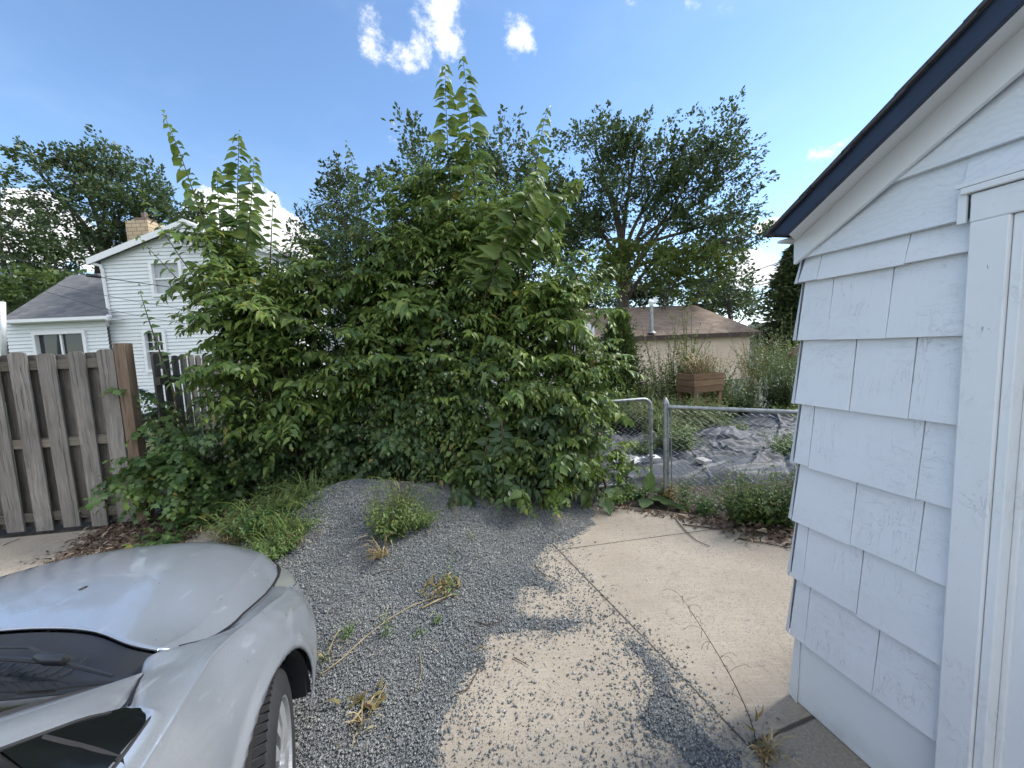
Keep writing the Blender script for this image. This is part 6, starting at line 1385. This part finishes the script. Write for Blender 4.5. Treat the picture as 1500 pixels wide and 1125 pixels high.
SA = np.concatenate([SA[:, :1], SA[:, 1:2] + (SA[:, :1] - SA[:, 1:2]) * .10 + [0, 0, .002], SA[:, 1:2] + (SA[:, 2:3] - SA[:, 1:2]) * .10, SA[:, 2:]], 1)
inb = SA[:, 0].copy()
inb[:, 1] *= .90; inb[:, 2] -= .02
for i_ in range(11, 21): inb[i_] = SA[i_, 0] + [0, .004, -.03]
SA = np.concatenate([inb[:, None], SA], 1)
SG = cr(cr(SA, 560, 0), 120, 1)
WX, WZ, WR = -.262, .272, .375; RXc = -2.66
# flared lip round the arches
for cx0 in (WX, RXc):
    rad = np.hypot(SG[..., 0] - cx0, SG[..., 2] - WZ); s_ = np.exp(-((rad - WR - .012) / .022) ** 2) * .010 * (SG[..., 1] < -.7); SG[..., 1] -= s_
def arch_mask(G):
    c = (G[:-1, :-1] + G[1:, :-1] + G[:-1, 1:] + G[1:, 1:]) / 4; m_ = np.ones(c.shape[:2], bool)
    for cx0 in (WX, RXc): m_ &= ~((np.hypot(c[..., 0] - cx0, c[..., 2] - WZ) < WR) & (c[..., 1] < -.6))
    return m_
mk_ = arch_mask(SG)
# snap ragged edge to the circle
for cx0 in (WX, RXc):
    dx_, dz_ = SG[..., 0] - cx0, SG[..., 2] - WZ; rad = np.hypot(dx_, dz_); near = (np.abs(rad - WR) < .0085) & (SG[..., 1] < -.6)
    SG[..., 0] = np.where(near, cx0 + dx_ / rad * WR, SG[..., 0]); SG[..., 2] = np.where(near, WZ + dz_ / rad * WR, SG[..., 2])
surf('body', SG, M['car'], mask=mk_, flip=True, thick=.004)
# shut line laid over the real seam between bonnet and wing
cloud = np.concatenate([HG[:, -14:].reshape(-1, 3), SG[300:, :46].reshape(-1, 3)]); gp2 = HG[1:, -1].copy()
for q_ in gp2:
    dd_ = np.hypot(cloud[:, 0] - q_[0], cloud[:, 1] - q_[1]); nb_ = cloud[dd_ < .011]; q_[2] = max(q_[2], nb_[:, 2].max()) + .0004
gp2[1:-1, 2] = (gp2[:-2, 2] + gp2[1:-1, 2] + gp2[2:, 2]) / 3
for s in (1, -1): MB().tube(gp2 * [1, s, 1], .0036, 6).build('shut_gap', M['car_gap'], **cl)
# nose above bumper, between bonnet and bumper: grille strip
n0 = HG[-1] ; n1 = np.stack([np.interp(np.abs(n0[:, 1]), [0, .2, .4, .575, .68], [.685, .67, .60, .48, .36]), n0[:, 1], np.full(len(n0), .572)], -1)
surf('grille', np.stack([n0 + [-.004, 0, -.004], n1], 0), M['plastic_black'], flip=True)
# headlamp lens
LC = np.array([[(.212, -.650, .674), (.272, -.668, .636), (.30, -.690, .612)], [(.335, -.628, .655), (.345, -.672, .628), (.36, -.682, .598)], [(.445, -.585, .640), (.47, -.60, .61), (.49, -.60, .578)], [(.585, -.462, .632), (.61, -.46, .60), (.615, -.46, .568)]])
LG = cr(cr(LC, 24, 0), 14, 1)
hl = surf('headlight', LG, M['lamp'], flip=True)
for s in (0, 1):
    for ln in (LG[:, 0], LG[:, -1]): MB().tube(ln * [1, 1 - 2 * s, 1], .0022, 5).build('lamp_seal', M['rubber'], parent=hl[s], local=True)
surf('reflector', LG + [-.03, .02, -.012], M['lamp_in'], parent=hl, flip=True)
# wheel-well liners
for cx0 in (WX, RXc):
    an = np.linspace(-.02, math.pi + .35, 30); G = np.stack([np.stack([cx0 + (WR - .002) * np.cos(an), np.full(30, y), WZ + (WR - .002) * np.sin(an)], -1) for y in (-.785, -.74, -.6, -.42)], 0)
    surf('wheel_arch_liner', G, M['rubber'])
    for y_ in (-.4, .4): MB().box((cx0, y_, .42), (.8, .02, .5)).build('inner_panel', M['car_gap'], **cl)
# underside and mudflap edge of bumper
m = MB(); m.box((-1.4, 0, .2), (4.0, 1.30, .06)); m.build('underbody', M['car_gap'], **cl)
for y_ in (-.66, .66): MB().box((.115, y_, .385), (.03, .22, .25)).build('splash_guard', M['rubber'], **cl)
# wheels
def wheel(cx0, side, steer=0.):
    yo = -.775 * side; m = MB(); prof = []
    # tyre cross-section (distance across, radius)
    pr = [(0, .19), (-.004, .235), (.004, .262), (.020, .280), (.045, .288), (.09, .290), (.135, .288), (.160, .280), (.176, .262), (.184, .235), (.18, .19)]
    n = 72; G = np.zeros((n + 1, len(pr), 3))
    for i in range(n + 1):
        a = 2 * math.pi * i / n
        for j, (w, r) in enumerate(pr):
            G[i, j] = (cx0 + r * math.cos(a), yo + side * w, .29 + r * math.sin(a))
    m.grid(G if side > 0 else G[:, ::-1]); 
    wl_ = m.build('wheel', M['rubber'], smooth=True, **cl)
    t_ = MB()
    for k in range(72):
        a = 2 * math.pi * k / 72
        for (w0, w1, sk) in ((.012, .050, .05), (.135, .172, -.05)):
            c = (w0 + w1) / 2; Mx = Matrix.Rotation(-a, 3, 'Y') @ Matrix.Rotation(sk * 4, 3, 'X'); rr = .2865 - (.004 if abs(c - .09) > .05 else 0)
            t_.box((cx0 + rr * math.cos(a), yo + side * c, .29 + rr * math.sin(a)), (.010, w1 - w0, .019), Mx)
        for w in (.066, .092, .118):
            Mx = Matrix.Rotation(-a, 3, 'Y'); t_.box((cx0 + .2895 * math.cos(a), yo + side * w, .29 + .2895 * math.sin(a)), (.006, .018, .0245), Mx)
    t_.build('tread', M['rubber'], parent=wl_, local=True)
    # wheel cover: seven twisted spokes, rim ring, hub
    m = MB(); pr = [(.012, .198), (.0, .195), (.002, .185), (.02, .178), (.05, .175)]
    n = 60; G = np.zeros((n + 1, len(pr), 3))
    for i in range(n + 1):
        a = 2 * math.pi * i / n
        for j, (w, r) in enumerate(pr): G[i, j] = (cx0 + r * math.cos(a), yo + side * w, .29 + r * math.sin(a))
    m.grid(G if side > 0 else G[:, ::-1])
    for k in range(12):
        a = 2 * math.pi * k / 12
        for da, db in ((-.10, .02),):
            pts = []
            for r, ww, dy in ((.04, .09, .004), (.11, .12, -.004), (.178, .19, .006)):
                for s_ in (-1, 1): aa = a + s_ * ww * (.9 if r > .1 else 1.6); pts.append((cx0 + r * math.cos(aa), yo + side * (.006 + dy), .29 + r * math.sin(aa)))
            m.add(pts + [(p[0], p[1] + side * .018, p[2]) for p in pts], [(0, 1, 3, 2), (2, 3, 5, 4), (0, 2, 8, 6), (2, 4, 10, 8), (1, 7, 9, 3), (3, 9, 11, 5)])
    m.tube([(cx0, yo - side * .004, .29), (cx0, yo + side * .03, .29)], .045, 20); m.build('rim', M['rim'], parent=wl_, local=True)
    MB().tube([(cx0, yo + side * .05, .29), (cx0, yo + side * .055, .29)], .176, 40).build('brake_disc', M['plastic_black'], parent=wl_, local=True)
    return wl_
for cx0 in (-.25, RXc):
    for s in (1, -1):
        w_ = wheel(cx0, s)
        if cx0 > -1: cpt = Vector((cx0, -.685 * s, .29)); w_.matrix_local = Matrix.Translation(cpt) @ Matrix.Rotation(R(13), 4, 'Z') @ Matrix.Translation(-cpt + Vector((.03, -.028 * s, 0)))
# cowl panel with louvres under the rear edge of the bonnet
gb = np.array([(-.325, 0, .868), (-.345, -.20, .864), (-.395, -.40, .860), (-.425, -.53, .858), (-.445, -.600, .856)])   # glass base line
GB_ = cr(gb, 72, 0); CG = np.stack([rearE, (rearE + GB_) / 2 + [0, 0, -.035], GB_ + [0, 0, -.008]], 0); CG = cr(CG, 10, 0)
surf('cowl_panel', CG, M['plastic_black'], flip=False)
m = MB()
for k in range(15):
    y = -.30 - .0 + .035 * k - .1; x_ = -.21 - .20 * (y / .5) ** 2 * .5
    m.tube([(x_ - .02, y, .838), (x_ - .05, y + .006, .834), (x_ - .075, y + .018, .838)], .0022, 5)
m.build('cowl_louvres', M['rubber'], **cl)
# windshield, pillars, roof, side glass
gt = np.array([(-1.16, 0, 1.285), (-1.18, -.2, 1.28), (-1.215, -.36, 1.265), (-1.24, -.46, 1.25), (-1.255, -.50, 1.24)]); GT_ = cr(gt, 72, 0)
tt = np.linspace(0, 1, 24)[:, None, None]; WG = GB_[None] * (1 - tt) + GT_[None] * tt + np.array([0, 0, .05]) * (4 * tt * (1 - tt))
surf('windshield', WG, M['glass_clear'], flip=False)
# A-pillar
pin = WG[:, -1]; plow = np.array([(-.452, -.622, .866), (-.53, -.657, .894), (-.615, -.687, .930), (-.70, -.674, .985), (-.95, -.628, 1.12), (-1.15, -.590, 1.20), (-1.30, -.565, 1.232)]); PL = cr(plow, 24, 0)
mid_ = (pin + PL) / 2 + np.array([0, -.012, .018]); PG = cr(np.stack([pin + [0, 0, .004], mid_, PL], 0), 8, 0)
surf('pillar', PG, M['car'], flip=False, thick=.01)
MB().tube(pin + [0, .004, .004], .005, 6).build('glass_seal', M['rubber'], **cl)
# quarter window (black) and side glass
QW = np.array([[(-.482, -.645, .876), (-.55, -.68, .90), (-.592, -.715, .904)], [(-.615, -.688, .928), (-.62, -.712, .918), (-.628, -.738, .901)], [(-.70, -.676, .983), (-.70, -.71, .945), (-.70, -.745, .909)]])
q = cr(cr(QW[1:], 10, 0), 8, 1)
qf = np.array([[(-.604, -.704, .917), (-.598, -.712, .910), (-.600, -.720, .905)], [(-.615, -.690, .930), (-.62, -.715, .918), (-.628, -.741, .903)], [(-.70, -.678, .985), (-.70, -.712, .946), (-.70, -.745, .911)], [(-.78, -.664, 1.03), (-.78, -.705, .965), (-.78, -.742, .912)]])
surf('quarter_window', cr(cr(qf, 20, 0), 8, 1) + [0, -.002, .002], M['black_glass'], flip=False)
SW = np.array([[(-.70, -.678, .985), (-.70, -.745, .911)], [(-.95, -.630, 1.118), (-.95, -.735, .916)], [(-1.3, -.568, 1.23), (-1.3, -.722, .925)], [(-2.0, -.560, 1.25), (-2.0, -.708, .935)], [(-2.7, -.56, 1.20), (-2.7, -.69, .945)], [(-3.15, -.58, 1.02), (-3.1, -.66, .945)]])
surf('side_window', cr(SW, 60, 0), M['glass_clear'], flip=False)
m = MB(); m.tube([(-.735, -.672, 1.003), (-.715, -.705, .955), (-.70, -.747, .905)], .006, 6); m.build('window_divider', M['rubber'], **cl)
sl_ = np.array([(-.482, -.645, .884), (-.615, -.690, .932), (-.70, -.678, .988), (-.95, -.632, 1.122), (-1.3, -.568, 1.236)]); MB().tube(cr(sl_, 24, 0)[7:], .0035, 6).build('window_seal', M['rubber'], **cl)
MB().tube(cr(np.array([(-.594, -.716, .905), (-.612, -.738, .901), (-.64, -.745, .903), (-.8, -.748, .908), (-1.3, -.728, .922)]), 24, 0), .0035, 6).build('belt_seal', M['rubber'], **cl)
MB().tube([(-.446, -.620, .870), (-.53, -.661, .900), (-.60, -.700, .924)], .0032, 6).build('shut_gap', M['car_gap'], **cl)
# door shut line on the body side
MB().tube([(-.70, -.748, .905), (-.72, -.772, .86), (-.735, -.802, .72), (-.735, -.8155, .5), (-.735, -.806, .3), (-.73, -.776, .19)], .0035, 6).build('shut_gap', M['car_gap'], **cl)
RC = np.array([[(-1.16, 0, 1.285), (-1.20, -.32, 1.272), (-1.255, -.50, 1.24), (-1.30, -.565, 1.232)], [(-1.7, 0, 1.35), (-1.7, -.34, 1.33), (-1.7, -.50, 1.29), (-1.7, -.562, 1.25)], [(-2.4, 0, 1.34), (-2.4, -.34, 1.32), (-2.4, -.50, 1.275), (-2.4, -.56, 1.235)], [(-2.95, 0, 1.27), (-2.93, -.33, 1.25), (-2.9, -.48, 1.20), (-2.85, -.565, 1.15)], [(-3.4, 0, .935), (-3.36, -.33, .935), (-3.3, -.48, .935), (-3.15, -.64, .94)]])
surf('roof', cr(cr(RC, 60, 0), 24, 1), M['car'], flip=False)
# interior
m = MB(); m.ext([(-.40, -.60, .83), (-.40, .60, .83), (-.75, .60, .86), (-.95, .60, .80), (-.95, -.60, .80), (-.75, -.60, .86)], (0, 0, -.25)); m.box((-2.1, 0, .5), (2.2, 1.2, .1)); m.box((-1.75, -.33, .8), (.16, .45, .62)); m.box((-1.75, .33, .8), (.16, .45, .62)); m.box((-1.5, -.33, .56), (.5, .45, .15)); m.box((-1.5, .33, .56), (.5, .45, .15)); m.box((-2.6, 0, .8), (.16, 1.1, .5)); m.build('interior', M['interior'], bevel=.02, **cl)
m = MB(); m.box((-.56, -.22, .875), (.05, .16, .002)); m.build('document', M['white_paper'], **cl)
# wipers
wz = lambda x, y, z: (x, y, z)
m = MB(); wp = [U(0, 948, .875), U(45, 948, .875), U(62, 957, .877), U(95, 966, .878)]
cinv = WM[car.name].inverted(); lw = lambda q: np.array(cinv @ Vector(q)); m.tube([lw(q) for q in wp], [.004, .004, .005, .007], 6); m.tube([lw(U(54, 962, .878)), lw(U(70, 966, .882)), lw(U(95, 966, .882)), lw(U(102, 965, .876))], [.008, .013, .013, .006], 8)
m.tube([lw(U(-30, 963, .868)), lw(U(30, 966, .868)), lw(U(95, 972, .868)), lw(U(165, 990, .866))], [.005, .006, .006, .004], 6); m.build('wiper', M['plastic_black'], smooth=True, sharp=50, **cl)
m = MB(); m.tube([(-.24, .55, .862), (-.30, .40, .875), (-.36, .12, .905)], .007, 6); m.tube([(-.38, .4, .90), (-.36, .12, .905), (-.35, -.08, .905)], .0065, 6); m.build('wiper', M['plastic_black'], smooth=True, sharp=50, **cl)
m = MB(); wn = np.array([.03, -.158, .852]); m.tube([wn + [-.016, 0, .002], wn + [-.004, 0, .010], wn + [.012, 0, .008], wn + [.018, 0, .0]], [.004, .011, .009, .003], 8); m.build('washer_nozzle', M['plastic_black'], smooth=True, **cl)
# door mirror
for s in (1, -1):
    m = MB(); G = np.zeros((17, 25, 3))
    for i in range(17):
        for j in range(25):
            a, b = math.pi * i / 16, 2 * math.pi * j / 24; G[i, j] = (-.865 + .06 * math.sin(a) * math.cos(b) * (1 if math.cos(b) > 0 else .45), s * (-.825 + .085 * math.cos(a)), .965 + .055 * math.sin(a) * math.sin(b))
    m.grid(G if s > 0 else G[:, ::-1]); mo = m.build('door_mirror', M_plain('mirror_housing', (.10, .11, .13), .35, var=.1) if s > 0 else D.materials['mirror_housing'], smooth=True, **cl)
    MB().box((-.80, s * -.745, .925), (.07, .05, .03)).build('mirror_stalk', M['plastic_black'], parent=mo, local=True, bevel=.006)
